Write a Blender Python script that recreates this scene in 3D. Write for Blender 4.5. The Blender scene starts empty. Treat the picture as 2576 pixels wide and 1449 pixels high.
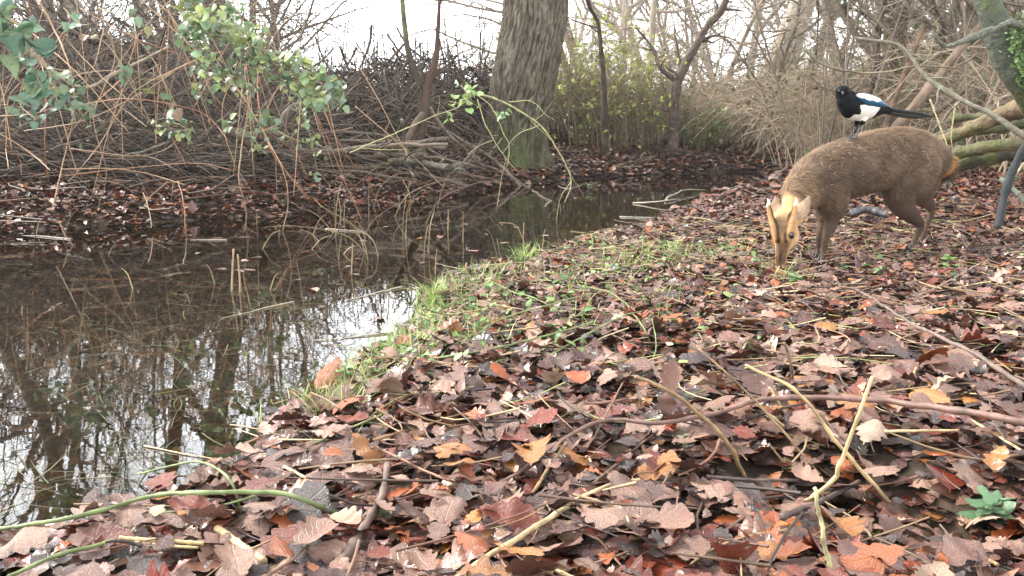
import bpy, bmesh, math, random
import numpy as np
from mathutils import Vector, Matrix, Quaternion

SC = bpy.context.scene
COL = SC.collection
# ---------------------------------------------------------------- camera, sky, sun, exposure
FPX, HOR = 2231.0, 330.0              # focal length and horizon row, measured on the photo at 2576 px width
CAM = np.array([0.0, 0.0, 0.55])
PITCH = math.atan((724.5 - HOR) / FPX)
cam = bpy.data.cameras.new('camera')
camo = bpy.data.objects.new('camera', cam)
COL.objects.link(camo)
camo.location = CAM
camo.rotation_euler = (math.pi / 2 - PITCH, 0, 0)
cam.sensor_fit = 'HORIZONTAL'
cam.angle = 2 * math.atan(1288 / FPX)
cam.clip_start = 0.02
cam.clip_end = 600
SC.camera = camo

W = bpy.data.worlds.new('World')
SC.world = W
W.use_nodes = True
nt = W.node_tree
bg = nt.nodes['Background']
sky = nt.nodes.new('ShaderNodeTexSky')
sky.sky_type = 'NISHITA'
sky.sun_disc = False
SUN_EL, SUN_AZ = math.radians(42), math.radians(-62)      # azimuth clockwise from +Y: beyond the pond, a little left
sky.sun_elevation = SUN_EL
sky.sun_rotation = SUN_AZ
sky.air_density = 1.0
sky.dust_density = 0.6
sky.ozone_density = 0.6
hs = nt.nodes.new('ShaderNodeHueSaturation')
hs.inputs['Saturation'].default_value = 0.14
nt.links.new(sky.outputs['Color'], hs.inputs['Color'])
nt.links.new(hs.outputs['Color'], bg.inputs['Color'])
bg.inputs['Strength'].default_value = 0.15

sl = bpy.data.lights.new('sun', 'SUN')
slo = bpy.data.objects.new('sun', sl)
COL.objects.link(slo)
sl.energy = 1.5
sl.angle = math.radians(14)
sl.color = (1.0, 0.95, 0.87)
sd_ = Vector((math.sin(SUN_AZ) * math.cos(SUN_EL), math.cos(SUN_AZ) * math.cos(SUN_EL), math.sin(SUN_EL)))
slo.rotation_euler = (-sd_).to_track_quat('-Z', 'Y').to_euler()
slo.location = sd_ * 30

SC.view_settings.view_transform = 'Standard'
SC.view_settings.look = 'None'
SC.view_settings.gamma = 1
SC.view_settings.exposure = 2.5
SC.render.engine = 'CYCLES'
SC.cycles.max_bounces = 6
SC.cycles.diffuse_bounces = 3
SC.cycles.glossy_bounces = 3
SC.cycles.transmission_bounces = 3
SC.cycles.transparent_max_bounces = 6
SC.cycles.use_denoising = True

# ---------------------------------------------------------------- helpers
CP, SP = math.cos(PITCH), math.sin(PITCH)
def ray(px, py):
    u = 724.5 - py
    return np.array([px - 1288.0, FPX * CP + u * SP, -FPX * SP + u * CP])
def P(px, py, Y):
    """the point seen at photo pixel (2576 px scale) that stands Y metres in front of the camera"""
    d = ray(px, py)
    return CAM + d * (Y / d[1])
def G(px, py, z=0.0):
    d = ray(px, py)
    return CAM + d * ((z - CAM[2]) / d[2])
def proj(p):
    p = np.asarray(p, float) - CAM
    f = p[..., 1] * CP - p[..., 2] * SP
    u = p[..., 1] * SP + p[..., 2] * CP
    f = np.maximum(f, 1e-3)
    return 1288 + FPX * p[..., 0] / f, 724.5 - FPX * u / f, f

def nrm(v):
    return v / np.maximum(np.linalg.norm(v, axis=-1, keepdims=True), 1e-9)

def vnoise(x, y, z=0.0, seed=0):
    x = np.asarray(x, float); y = np.asarray(y, float); z = np.asarray(z, float) + np.zeros_like(x)
    xi, yi, zi = np.floor(x).astype(np.int64), np.floor(y).astype(np.int64), np.floor(z).astype(np.int64)
    fx, fy, fz = x - xi, y - yi, z - zi
    fx, fy, fz = [t * t * (3 - 2 * t) for t in (fx, fy, fz)]
    def h(a, b, c):
        n = (a * 374761393 + b * 668265263 + c * 2147483647 + seed * 974634777) & 0xffffffff
        n = ((n ^ (n >> 13)) * 1274126177) & 0xffffffff
        return ((n ^ (n >> 16)) & 0xffff) / 65535.0
    r = 0
    for dz in (0, 1):
        for dy in (0, 1):
            for dx in (0, 1):
                w = (fx if dx else 1 - fx) * (fy if dy else 1 - fy) * (fz if dz else 1 - fz)
                r = r + w * h(xi + dx, yi + dy, zi + dz)
    return r * 2 - 1
def fbm(x, y, z=0.0, seed=0, o=3):
    r, a, f = 0, 1.0, 1.0
    for i in range(o):
        r = r + a * vnoise(np.asarray(x) * f, np.asarray(y) * f, np.asarray(z) * f, seed + i)
        a *= 0.5; f *= 2.03
    return r
def sstep(a, b, x):
    t = np.clip((x - a) / (b - a), 0, 1)
    return t * t * (3 - 2 * t)

class MB:
    """collects vertices, faces, per-vertex colours and leaf coordinates; build() links them as one mesh object"""
    def __init__(s):
        s.v, s.f4, s.f3, s.c, s.uv, s.n = [], [], [], [], [], 0
    def add(s, v, f4=None, f3=None, c=None, uv=None):
        v = np.asarray(v, float).reshape(-1, 3)
        k = len(v)
        s.v.append(v)
        if f4 is not None and len(f4): s.f4.append(np.asarray(f4, np.int64).reshape(-1, 4) + s.n)
        if f3 is not None and len(f3): s.f3.append(np.asarray(f3, np.int64).reshape(-1, 3) + s.n)
        if c is None: c = (1, 1, 1)
        c = np.asarray(c, float)
        s.c.append(np.broadcast_to(c, (k, 3)) if c.ndim == 1 else c.reshape(-1, 3))
        s.uv.append(np.zeros((k, 3)) if uv is None else np.asarray(uv, float).reshape(-1, 3))
        s.n += k
    def mesh(s, name, mat, smooth=True, origin=None):
        v = np.concatenate(s.v) if s.v else np.zeros((0, 3))
        if origin is not None: v = v - np.asarray(origin)
        me = bpy.data.meshes.new(name)
        f4 = np.concatenate(s.f4) if s.f4 else np.zeros((0, 4), np.int64)
        f3 = np.concatenate(s.f3) if s.f3 else np.zeros((0, 3), np.int64)
        me.vertices.add(len(v)); me.vertices.foreach_set('co', v.astype(np.float32).ravel())
        loops = np.concatenate([f4.ravel(), f3.ravel()]).astype(np.int32)
        me.loops.add(len(loops)); me.loops.foreach_set('vertex_index', loops)
        st = np.concatenate([np.arange(len(f4)) * 4, len(f4) * 4 + np.arange(len(f3)) * 3]).astype(np.int32)
        me.polygons.add(len(st)); me.polygons.foreach_set('loop_start', st)
        me.update(calc_edges=True)
        if smooth: me.polygons.foreach_set('use_smooth', np.ones(len(st), bool))
        c = np.concatenate(s.c); c = np.concatenate([c, np.ones((len(c), 1))], 1)
        a = me.color_attributes.new('Col', 'FLOAT_COLOR', 'POINT'); a.data.foreach_set('color', c.astype(np.float32).ravel())
        a = me.attributes.new('luv', 'FLOAT_VECTOR', 'POINT'); a.data.foreach_set('vector', np.concatenate(s.uv).astype(np.float32).ravel())
        if mat is not None: me.materials.append(mat)
        me.update()
        return me
    def build(s, name, mat, parent=None, smooth=True, origin=None):
        me = s.mesh(name, mat, smooth, origin)
        o = bpy.data.objects.new(name, me)
        COL.objects.link(o)
        if origin is not None and parent is None: o.location = origin
        if parent is not None: o.parent = parent
        return o

def tag(o, label=None, cat=None, group=None, kind=None):
    if label: o['label'] = label
    if cat: o['category'] = cat
    if group: o['group'] = group
    if kind: o['kind'] = kind
    return o
def thing(name, label, cat, loc=(0, 0, 0), rz=0.0, group=None):
    o = bpy.data.objects.new(name, None)
    o.empty_display_size = 0.1
    COL.objects.link(o)
    o.location = loc; o.rotation_euler = (0, 0, rz)
    return tag(o, label, cat, group)
def copy_tree(o, parent=None):
    c = o.copy(); COL.objects.link(c)
    if parent is not None: c.parent = parent
    for ch in list(o.children): copy_tree(ch, c)
    return c

def tube_arrays(Pn, R, S=5, cap=False, flat=None):
    """Pn (m,n,3) paths, R (m,n) radii -> vertices and quads"""
    Pn = np.asarray(Pn, float); R = np.asarray(R, float)
    if Pn.ndim == 2: Pn = Pn[None]; R = R[None]
    if cap:
        Pn = np.concatenate([Pn[:, :1], Pn, Pn[:, -1:]], 1)
        R = np.concatenate([R[:, :1] * 0.02, R, R[:, -1:] * 0.02], 1)
        T = np.gradient(Pn[:, 1:-1], axis=1); T = np.concatenate([T[:, :1], T, T[:, -1:]], 1)
    else:
        T = np.gradient(Pn, axis=1)
    T = nrm(T)
    m, n = R.shape
    tm = nrm(Pn[:, -1] - Pn[:, 0] + 1e-6)
    ref = np.where(np.abs(tm[:, 2:3]) > 0.75, np.array([[1.0, 0.1, 0]]), np.array([[0, 0.05, 1.0]]))
    ref = ref[:, None, :]
    U = nrm(ref - (ref * T).sum(-1, keepdims=True) * T)
    V = np.cross(T, U)
    a = np.arange(S) / S * 2 * math.pi
    ca, sa = np.cos(a)[None, None, :, None], np.sin(a)[None, None, :, None]
    v = Pn[:, :, None, :] + R[:, :, None, None] * (U[:, :, None, :] * ca + V[:, :, None, :] * sa)
    i = np.arange(n - 1)[:, None] * S; j = np.arange(S)[None, :]; j2 = (j + 1) % S
    q = np.stack([i + j, i + j2, i + S + j2, i + S + j], -1).reshape(-1, 4)
    q = (q[None] + (np.arange(m) * n * S)[:, None, None]).reshape(-1, 4)
    return v.reshape(-1, 3), q

def spline(pts, n=24, rad=None):
    """Catmull-Rom through the points (with radii), n samples"""
    p = np.asarray(pts, float)
    if rad is not None: p = np.concatenate([p, np.asarray(rad, float)[:, None]], 1)
    k = len(p)
    if k == 2:
        t = np.linspace(0, 1, n)[:, None]; out = p[0] * (1 - t) + p[1] * t
    else:
        e = np.concatenate([[2 * p[0] - p[1]], p, [2 * p[-1] - p[-2]]])
        d = np.linalg.norm(np.diff(p[:, :3], axis=0), axis=1); cum = np.concatenate([[0], np.cumsum(d)])
        s = np.linspace(0, cum[-1], n)
        i = np.clip(np.searchsorted(cum, s, side='right') - 1, 0, k - 2)
        t = ((s - cum[i]) / np.maximum(d[i], 1e-9))[:, None]
        p0, p1, p2, p3 = e[i], e[i + 1], e[i + 2], e[i + 3]
        out = 0.5 * ((2 * p1) + (-p0 + p2) * t + (2 * p0 - 5 * p1 + 4 * p2 - p3) * t ** 2 + (-p0 + 3 * p1 - 3 * p2 + p3) * t ** 3)
    if rad is not None: return out[:, :3], np.maximum(out[:, 3], 1e-4)
    return out

# ---------------------------------------------------------------- the lie of the land
near_px = [(-60, 1440), (0, 1410), (120, 1372), (400, 1262), (600, 1184), (700, 1070), (850, 965), (1000, 850), (1080, 765), (1150, 700), (1330, 655), (1500, 600),
           (1640, 560), (1720, 520), (1780, 492), (1860, 468), (1940, 452)]
far_px = [(1985, 438), (1900, 432), (1650, 439), (1500, 447), (1400, 456), (1300, 468), (1100, 498), (900, 525), (600, 548), (300, 566), (0, 585), (-300, 612)]
poly = [(-9.0, 0.2), (-4.0, 0.35), (-1.6, 0.8)] + [tuple(G(*q)[:2]) for q in near_px] + [tuple(G(*q)[:2]) for q in far_px] + [(-7, 4.3), (-10, 3.6)]
POLY = np.array(poly)
def shore_sd(x, y):
    x = np.asarray(x, float); y = np.asarray(y, float)
    best = np.full(x.shape, 1e9); ins = np.zeros(x.shape, bool)
    m = len(POLY)
    for i in range(m):
        ax, ay = POLY[i]; bx, by = POLY[(i + 1) % m]
        dx, dy = bx - ax, by - ay
        t = np.clip(((x - ax) * dx + (y - ay) * dy) / (dx * dx + dy * dy + 1e-12), 0, 1)
        best = np.minimum(best, (x - ax - t * dx) ** 2 + (y - ay - t * dy) ** 2)
        if abs(dy) > 1e-12:
            c = ((ay > y) != (by > y)) & (x < dx * (y - ay) / dy + ax)
            ins ^= c
    d = np.sqrt(best)
    return np.where(ins, -d, d)
FARX = np.array([-10, -4, -2.9, -1.8, -1.1, -0.6, 0.05, 1.0, 1.83, 3.3, 6]); FARY = np.array([3.6, 4.6, 5.0, 5.6, 6.3, 7.25, 8.8, 10.4, 11.2, 11.9, 12.5])
def far_side(x, y):
    """how far beyond the far shoreline, positive on the left-hand bank"""
    return y - np.interp(x, FARX, FARY)
HOLLOWS = [(*G(2085, 1215, 0.05)[:2], 0.11, 0.07), (*G(2440, 1345, 0.05)[:2], 0.13, 0.06), (*G(1790, 1290, 0.05)[:2], 0.06, 0.03), (*G(1010, 1110, 0.03)[:2], 0.08, 0.015), (*G(2180, 645, 0.05)[:2], 0.75, 0.016)]
def ground_z(x, y):
    x = np.asarray(x, float); y = np.asarray(y, float)
    sd = shore_sd(x, y) + 0.07 * fbm(x * 3.1, y * 3.1, 0, 5, 3)
    dry = np.maximum(sd, 0); wet = np.maximum(-sd, 0)
    near = 0.035 * (1 - np.exp(-dry / 0.12)) + 0.018 * np.minimum(dry, 6)
    near = near + 0.095 * np.clip(x - 1.25 - 0.1 * y, 0, 4) * sstep(1.2, 3.0, y)
    fs = far_side(x, y)
    left = 1 - sstep(-0.7, 0.5, x - 0.12 * (y - 8))
    far = 0.15 * (1 - np.exp(-dry / 0.4)) + 0.10 * np.minimum(dry, 2.4)
    far = far + left * 0.62 * sstep(0.8, 5.6, fs) * (1 - 0.6 * sstep(7, 12, fs))
    fw = sstep(-0.5, 0.1, fs)
    z = near * (1 - fw) + far * fw
    z = z + np.where(sd > 0, 1, 0.3) * 0.012 * fbm(x * 7, y * 7, 0, 3, 3) * (1 - np.exp(-dry / 0.1)) + 0.03 * fbm(x * .7, y * .7, 0, 9, 2) * sstep(0.3, 2, dry)
    for hx, hy, hr, hd in HOLLOWS: z = z - hd * np.exp(-((x - hx) ** 2 + (y - hy) ** 2) / hr ** 2)
    return z - 0.16 * (1 - np.exp(-wet / 0.35)) - 0.004 * (wet > 0)
def gz(x, y): return float(ground_z(np.array([x]), np.array([y]))[0])
def GG(px, py, lift=0.0):
    z = 0.05
    for _ in range(12):
        p = G(px, py, z)
        if p[1] > 40 or p[1] < 0: p = P(px, py, 14.0)
        z = 0.5 * z + 0.5 * (max(gz(p[0], p[1]), 0.0) + lift)
    return G(px, py, z) if G(px, py, z)[1] > 0 else p

# ---------------------------------------------------------------- materials
def new_mat(name):
    m = bpy.data.materials.new(name); m.use_nodes = True
    t = m.node_tree
    return m, t, t.nodes['Principled BSDF']
def N(t, typ, **kw):
    n = t.nodes.new(typ)
    for k, v in kw.items():
        if k in n.inputs: n.inputs[k].default_value = v
        else: setattr(n, k, v)
    return n
def attr_mat(name, rough=0.6, spec=0.4, scale=40, amp=0.35, bump=0.3, bscale=60, veins=False, stretch=(1, 1, 1), rough_var=0.0, tint=None, sheen=0, dist=0.002, trans=0.0):
    m, t, b = new_mat(name)
    L = t.links
    at = N(t, 'ShaderNodeAttribute', attribute_name='Col')
    tc = N(t, 'ShaderNodeTexCoord')
    mp = N(t, 'ShaderNodeMapping'); mp.inputs['Scale'].default_value = stretch
    L.new(tc.outputs['Object'], mp.inputs['Vector'])
    nz = N(t, 'ShaderNodeTexNoise', Scale=scale, Detail=5.0, Roughness=0.65)
    L.new(mp.outputs['Vector'], nz.inputs['Vector'])
    mr = N(t, 'ShaderNodeMapRange'); mr.inputs['From Min'].default_value = 0.25; mr.inputs['From Max'].default_value = 0.75
    mr.inputs['To Min'].default_value = 1 - amp; mr.inputs['To Max'].default_value = 1 + amp
    L.new(nz.outputs['Fac'], mr.inputs['Value'])
    mx = N(t, 'ShaderNodeVectorMath', operation='SCALE')
    L.new(at.outputs['Color'], mx.inputs[0]); L.new(mr.outputs['Result'], mx.inputs['Scale'])
    colout = mx.outputs['Vector']
    if tint is not None:      # patches of moss or lichen
        n2 = N(t, 'ShaderNodeTexNoise', Scale=tint[2], Detail=4.0)
        L.new(tc.outputs['Object'], n2.inputs['Vector'])
        r2 = N(t, 'ShaderNodeMapRange'); r2.inputs['From Min'].default_value = tint[1]; r2.inputs['From Max'].default_value = tint[1] + 0.12
        L.new(n2.outputs['Fac'], r2.inputs['Value'])
        mm = N(t, 'ShaderNodeMix', data_type='RGBA')
        L.new(r2.outputs['Result'], mm.inputs['Factor']); L.new(colout, mm.inputs['A']); mm.inputs['B'].default_value = (*tint[0], 1)
        colout = mm.outputs['Result']
    nb = N(t, 'ShaderNodeTexNoise', Scale=bscale, Detail=4.0)
    L.new(mp.outputs['Vector'], nb.inputs['Vector'])
    h = nb.outputs['Fac']
    if veins:
        lv = N(t, 'ShaderNodeAttribute', attribute_name='luv')
        sx = N(t, 'ShaderNodeSeparateXYZ'); L.new(lv.outputs['Vector'], sx.inputs['Vector'])
        ab = N(t, 'ShaderNodeMath', operation='ABSOLUTE'); L.new(sx.outputs['X'], ab.inputs[0])
        a1 = N(t, 'ShaderNodeMath', operation='MULTIPLY'); L.new(sx.outputs['Y'], a1.inputs[0]); a1.inputs[1].default_value = 7.5
        a2 = N(t, 'ShaderNodeMath', operation='MULTIPLY'); L.new(ab.outputs[0], a2.inputs[0]); a2.inputs[1].default_value = 2.6
        a3 = N(t, 'ShaderNodeMath', operation='SUBTRACT'); L.new(a1.outputs[0], a3.inputs[0]); L.new(a2.outputs[0], a3.inputs[1])
        a4 = N(t, 'ShaderNodeMath', operation='PINGPONG'); L.new(a3.outputs[0], a4.inputs[0]); a4.inputs[1].default_value = 0.5
        s1 = N(t, 'ShaderNodeMapRange'); s1.inputs['From Min'].default_value = 0.0; s1.inputs['From Max'].default_value = 0.09
        s1.inputs['To Min'].default_value = 1; s1.inputs['To Max'].default_value = 0; L.new(a4.outputs[0], s1.inputs['Value'])
        s2 = N(t, 'ShaderNodeMapRange'); s2.inputs['From Min'].default_value = 0.02; s2.inputs['From Max'].default_value = 0.07
        s2.inputs['To Min'].default_value = 1; s2.inputs['To Max'].default_value = 0; L.new(ab.outputs[0], s2.inputs['Value'])
        mxx = N(t, 'ShaderNodeMath', operation='MAXIMUM'); L.new(s1.outputs['Result'], mxx.inputs[0]); L.new(s2.outputs['Result'], mxx.inputs[1])
        m3 = N(t, 'ShaderNodeMix', data_type='RGBA', blend_type='MIX')
        f3 = N(t, 'ShaderNodeMath', operation='MULTIPLY'); f3.inputs[1].default_value = 0.18; L.new(mxx.outputs[0], f3.inputs[0])
        L.new(f3.outputs[0], m3.inputs['Factor']); L.new(colout, m3.inputs['A'])
        br = N(t, 'ShaderNodeVectorMath', operation='SCALE'); L.new(colout, br.inputs[0]); br.inputs['Scale'].default_value = 1.9
        L.new(br.outputs['Vector'], m3.inputs['B']); colout = m3.outputs['Result']
        ad = N(t, 'ShaderNodeMath', operation='MULTIPLY_ADD'); L.new(mxx.outputs[0], ad.inputs[0]); ad.inputs[1].default_value = -0.5; L.new(h, ad.inputs[2])
        h = ad.outputs[0]
    L.new(colout, b.inputs['Base Color'])
    b.inputs['Roughness'].default_value = rough
    if rough_var:
        rv = N(t, 'ShaderNodeMapRange'); rv.inputs['From Min'].default_value = 0.3; rv.inputs['From Max'].default_value = 0.7
        rv.inputs['To Min'].default_value = rough - rough_var; rv.inputs['To Max'].default_value = rough + rough_var
        nr = N(t, 'ShaderNodeTexNoise', Scale=bscale * 0.35, Detail=2.0); L.new(tc.outputs['Object'], nr.inputs['Vector'])
        L.new(nr.outputs['Fac'], rv.inputs['Value']); L.new(rv.outputs['Result'], b.inputs['Roughness'])
    b.inputs['Specular IOR Level'].default_value = spec
    if bump:
        bp = N(t, 'ShaderNodeBump', Strength=bump, Distance=dist)
        L.new(h, bp.inputs['Height']); L.new(bp.outputs['Normal'], b.inputs['Normal'])
    if trans:
        out = t.nodes['Material Output']
        tl = N(t, 'ShaderNodeBsdfTranslucent'); L.new(colout, tl.inputs['Color'])
        ms = N(t, 'ShaderNodeMixShader'); ms.inputs[0].default_value = trans
        L.new(b.outputs[0], ms.inputs[1]); L.new(tl.outputs[0], ms.inputs[2]); L.new(ms.outputs[0], out.inputs['Surface'])
    return m

M = {}
M['leaf'] = attr_mat('wet_dead_leaf', 0.30, 0.62, 30, 0.35, 0.55, 90, veins=True, rough_var=0.14, dist=0.004)
M['green'] = attr_mat('green_leaf', 0.42, 0.5, 30, 0.25, 0.4, 90, veins=True, trans=0.25, dist=0.003)
M['grass'] = attr_mat('grass_blade', 0.45, 0.4, 10, 0.2, 0, trans=0.25)
M['twig'] = attr_mat('twig_bark', 0.7, 0.3, 25, 0.4, 0.3, 80)
M['stem'] = attr_mat('dry_stem', 0.55, 0.4, 60, 0.35, 0.5, 120, stretch=(1, 1, 1))
M['wetstick'] = attr_mat('wet_stick', 0.4, 0.5, 40, 0.45, 0.6, 90)
M['log'] = attr_mat('mossy_log_bark', 0.75, 0.3, 14, 0.45, 0.8, 35, tint=((0.085, 0.10, 0.03), 0.55, 9), dist=0.02)
M['lichen'] = attr_mat('lichened_bark', 0.8, 0.2, 30, 0.5, 0.7, 60, tint=((0.17, 0.19, 0.13), 0.54, 34), dist=0.006)
M['bark'] = attr_mat('tree_bark', 0.85, 0.2, 9, 0.4, 0.8, 14, stretch=(1, 1, 0.22), tint=((0.13, 0.15, 0.07), 0.60, 3), dist=0.03)

# mud, under the leaves and under the water
m, t, b = new_mat('wet_mud')
tc = N(t, 'ShaderNodeTexCoord'); n1 = N(t, 'ShaderNodeTexNoise', Scale=9.0, Detail=8.0, Roughness=0.7); t.links.new(tc.outputs['Object'], n1.inputs['Vector'])
cr = N(t, 'ShaderNodeValToRGB'); t.links.new(n1.outputs['Fac'], cr.inputs['Fac'])
cr.color_ramp.elements[0].position = 0.32; cr.color_ramp.elements[0].color = (0.014, 0.009, 0.006, 1)
cr.color_ramp.elements[1].position = 0.70; cr.color_ramp.elements[1].color = (0.075, 0.048, 0.03, 1)
t.links.new(cr.outputs['Color'], b.inputs['Base Color']); b.inputs['Roughness'].default_value = 0.8; b.inputs['Specular IOR Level'].default_value = 0.2
n2 = N(t, 'ShaderNodeTexNoise', Scale=60.0, Detail=6.0); t.links.new(tc.outputs['Object'], n2.inputs['Vector'])
bp = N(t, 'ShaderNodeBump', Strength=0.8, Distance=0.01); t.links.new(n2.outputs['Fac'], bp.inputs['Height']); t.links.new(bp.outputs['Normal'], b.inputs['Normal'])
M['mud'] = m

# pond water: brown-tinted clear body, mirror by Fresnel, faint ripples
m = bpy.data.materials.new('pond_water'); m.use_nodes = True; t = m.node_tree
t.nodes.remove(t.nodes['Principled BSDF']); out = t.nodes['Material Output']
tr = N(t, 'ShaderNodeBsdfTransparent'); tr.inputs['Color'].default_value = (0.70, 0.56, 0.34, 1)
gl = N(t, 'ShaderNodeBsdfGlossy', Roughness=0.015); gl.inputs['Color'].default_value = (1, 1, 1, 1)
fr = N(t, 'ShaderNodeFresnel', IOR=1.65)
df = N(t, 'ShaderNodeBsdfDiffuse'); df.inputs['Color'].default_value = (0.085, 0.068, 0.032, 1); mk_ = N(t, 'ShaderNodeMixShader'); mk_.inputs[0].default_value = 0.05
t.links.new(tr.outputs[0], mk_.inputs[1]); t.links.new(df.outputs[0], mk_.inputs[2])
mx = N(t, 'ShaderNodeMixShader')
tc = N(t, 'ShaderNodeTexCoord')
mp = N(t, 'ShaderNodeMapping'); mp.inputs['Scale'].default_value = (1, 1.6, 1)
nw = N(t, 'ShaderNodeTexNoise', Scale=5.0, Detail=3.0, Roughness=0.5)
t.links.new(tc.outputs['Object'], mp.inputs['Vector']); t.links.new(mp.outputs['Vector'], nw.inputs['Vector'])
bp = N(t, 'ShaderNodeBump', Strength=0.018, Distance=0.02)
t.links.new(nw.outputs['Fac'], bp.inputs['Height'])
t.links.new(bp.outputs['Normal'], gl.inputs['Normal']); t.links.new(bp.outputs['Normal'], fr.inputs['Normal'])
t.links.new(fr.outputs[0], mx.inputs[0]); t.links.new(mk_.outputs[0], mx.inputs[1]); t.links.new(gl.outputs[0], mx.inputs[2])
t.links.new(mx.outputs[0], out.inputs['Surface'])
M['water'] = m

# ---------------------------------------------------------------- ground and water sheets
def sheet_axis(lo, hi, fine, n):
    u = np.linspace(-1, 1, n); k = 4.2
    s = np.sinh(k * u) / np.sinh(k)
    return np.where(s < 0, -s * lo, s * hi)
xs = np.unique(np.concatenate([-np.geomspace(6, 260, 34)[::-1], np.arange(-6, 6, 0.045), np.geomspace(6, 260, 34)]))
ys = np.unique(np.concatenate([-np.geomspace(1, 120, 20)[::-1], np.arange(-1, 5, 0.04), np.arange(5, 13, 0.09), np.geomspace(13, 300, 40)]))
X, Y = np.meshgrid(xs, ys)
Z = ground_z(X, Y)
nx, ny = len(xs), len(ys)
i = (np.arange(ny - 1)[:, None] * nx + np.arange(nx - 1)[None, :]).ravel()
mb = MB(); mb.add(np.stack([X, Y, Z], -1).reshape(-1, 3), np.stack([i, i + 1, i + nx + 1, i + nx], 1))
tag(mb.build('ground', M['mud']), 'brown muddy woodland ground sloping into the pond', None, None, 'structure')
mb = MB(); mb.add([(-12, -1, 0), (9, -1, 0), (9, 14, 0), (-12, 14, 0)], [(0, 1, 2, 3)])
tag(mb.build('water', M['water'], smooth=False), 'still brown pond water mirroring the trees', None, None, 'structure')

# ---------------------------------------------------------------- leaves
def leaf_template(kind, ns, nw):
    """(s,u) grid over a leaf: rows along the midrib, columns across; x,y are unit-length leaf coordinates"""
    s = np.linspace(0, 1, ns); u = np.linspace(-1, 1, nw)
    S_, U_ = np.meshgrid(s, u, indexing='ij')
    if kind == 'oak':
        env = 0.33 * np.sin(np.pi * np.clip(S_ * 0.9 + 0.07, 0, 1) ** 1.35) ** 0.75
        lobe = np.abs(np.sin(np.pi * (4.1 * S_ + 0.15)))
        w = env * (0.58 + 0.50 * lobe ** 0.6) * (0.75 + 0.45 * np.clip(S_, 0, 0.75))
        w = np.where(S_ < 0.1, 0.012 + 0.02 * S_, w)
        yy = S_ + 0.022 * np.abs(U_) ** 1.5 * (S_ > 0.1) * (S_ < 0.97) * (0.4 + lobe)
    elif kind == 'ovate':
        env = 0.33 * np.sin(np.pi * np.clip((S_ - 0.08) / 0.92, 0, 1) ** 0.78) ** 0.8
        ser = 1 + 0.09 * (np.abs(np.mod(S_ * 11, 1) - 0.5) * 2 - 0.5)
        w = np.where(S_ < 0.09, 0.012, np.maximum(env * ser, 0.006)); yy = S_ + 0.03 * np.abs(U_)
    else:
        env = 0.42 * np.sin(np.pi * np.clip((S_ - 0.06) / 0.94, 0, 1) ** 0.62) ** 0.7
        ser = 1 + 0.08 * (np.abs(np.mod(S_ * 13, 1) - 0.5) * 2 - 0.5)
        w = np.where(S_ < 0.07, 0.012, np.maximum(env * ser, 0.006)); yy = S_ + 0.03 * np.abs(U_)
    x = U_ * w
    i = (np.arange(ns - 1)[:, None] * nw + np.arange(nw - 1)[None, :]).ravel()
    q = np.stack([i, i + 1, i + nw + 1, i + nw], 1)
    return np.stack([x.ravel(), yy.ravel() - 0.5], 1), np.stack([U_.ravel(), S_.ravel()], 1), q
TPL = {k: leaf_template(*v) for k, v in {
    'oak_hi': ('oak', 29, 7), 'oak_mid': ('oak', 25, 3), 'oak_lo': ('oak', 7, 3), 'ov_hi': ('ovate', 25, 5), 'ov_mid': ('ovate', 9, 3), 'ov_lo': ('ovate', 5, 3),
    'rnd_hi': ('round', 25, 5), 'rnd_mid': ('round', 9, 3)}.items()}
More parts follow.
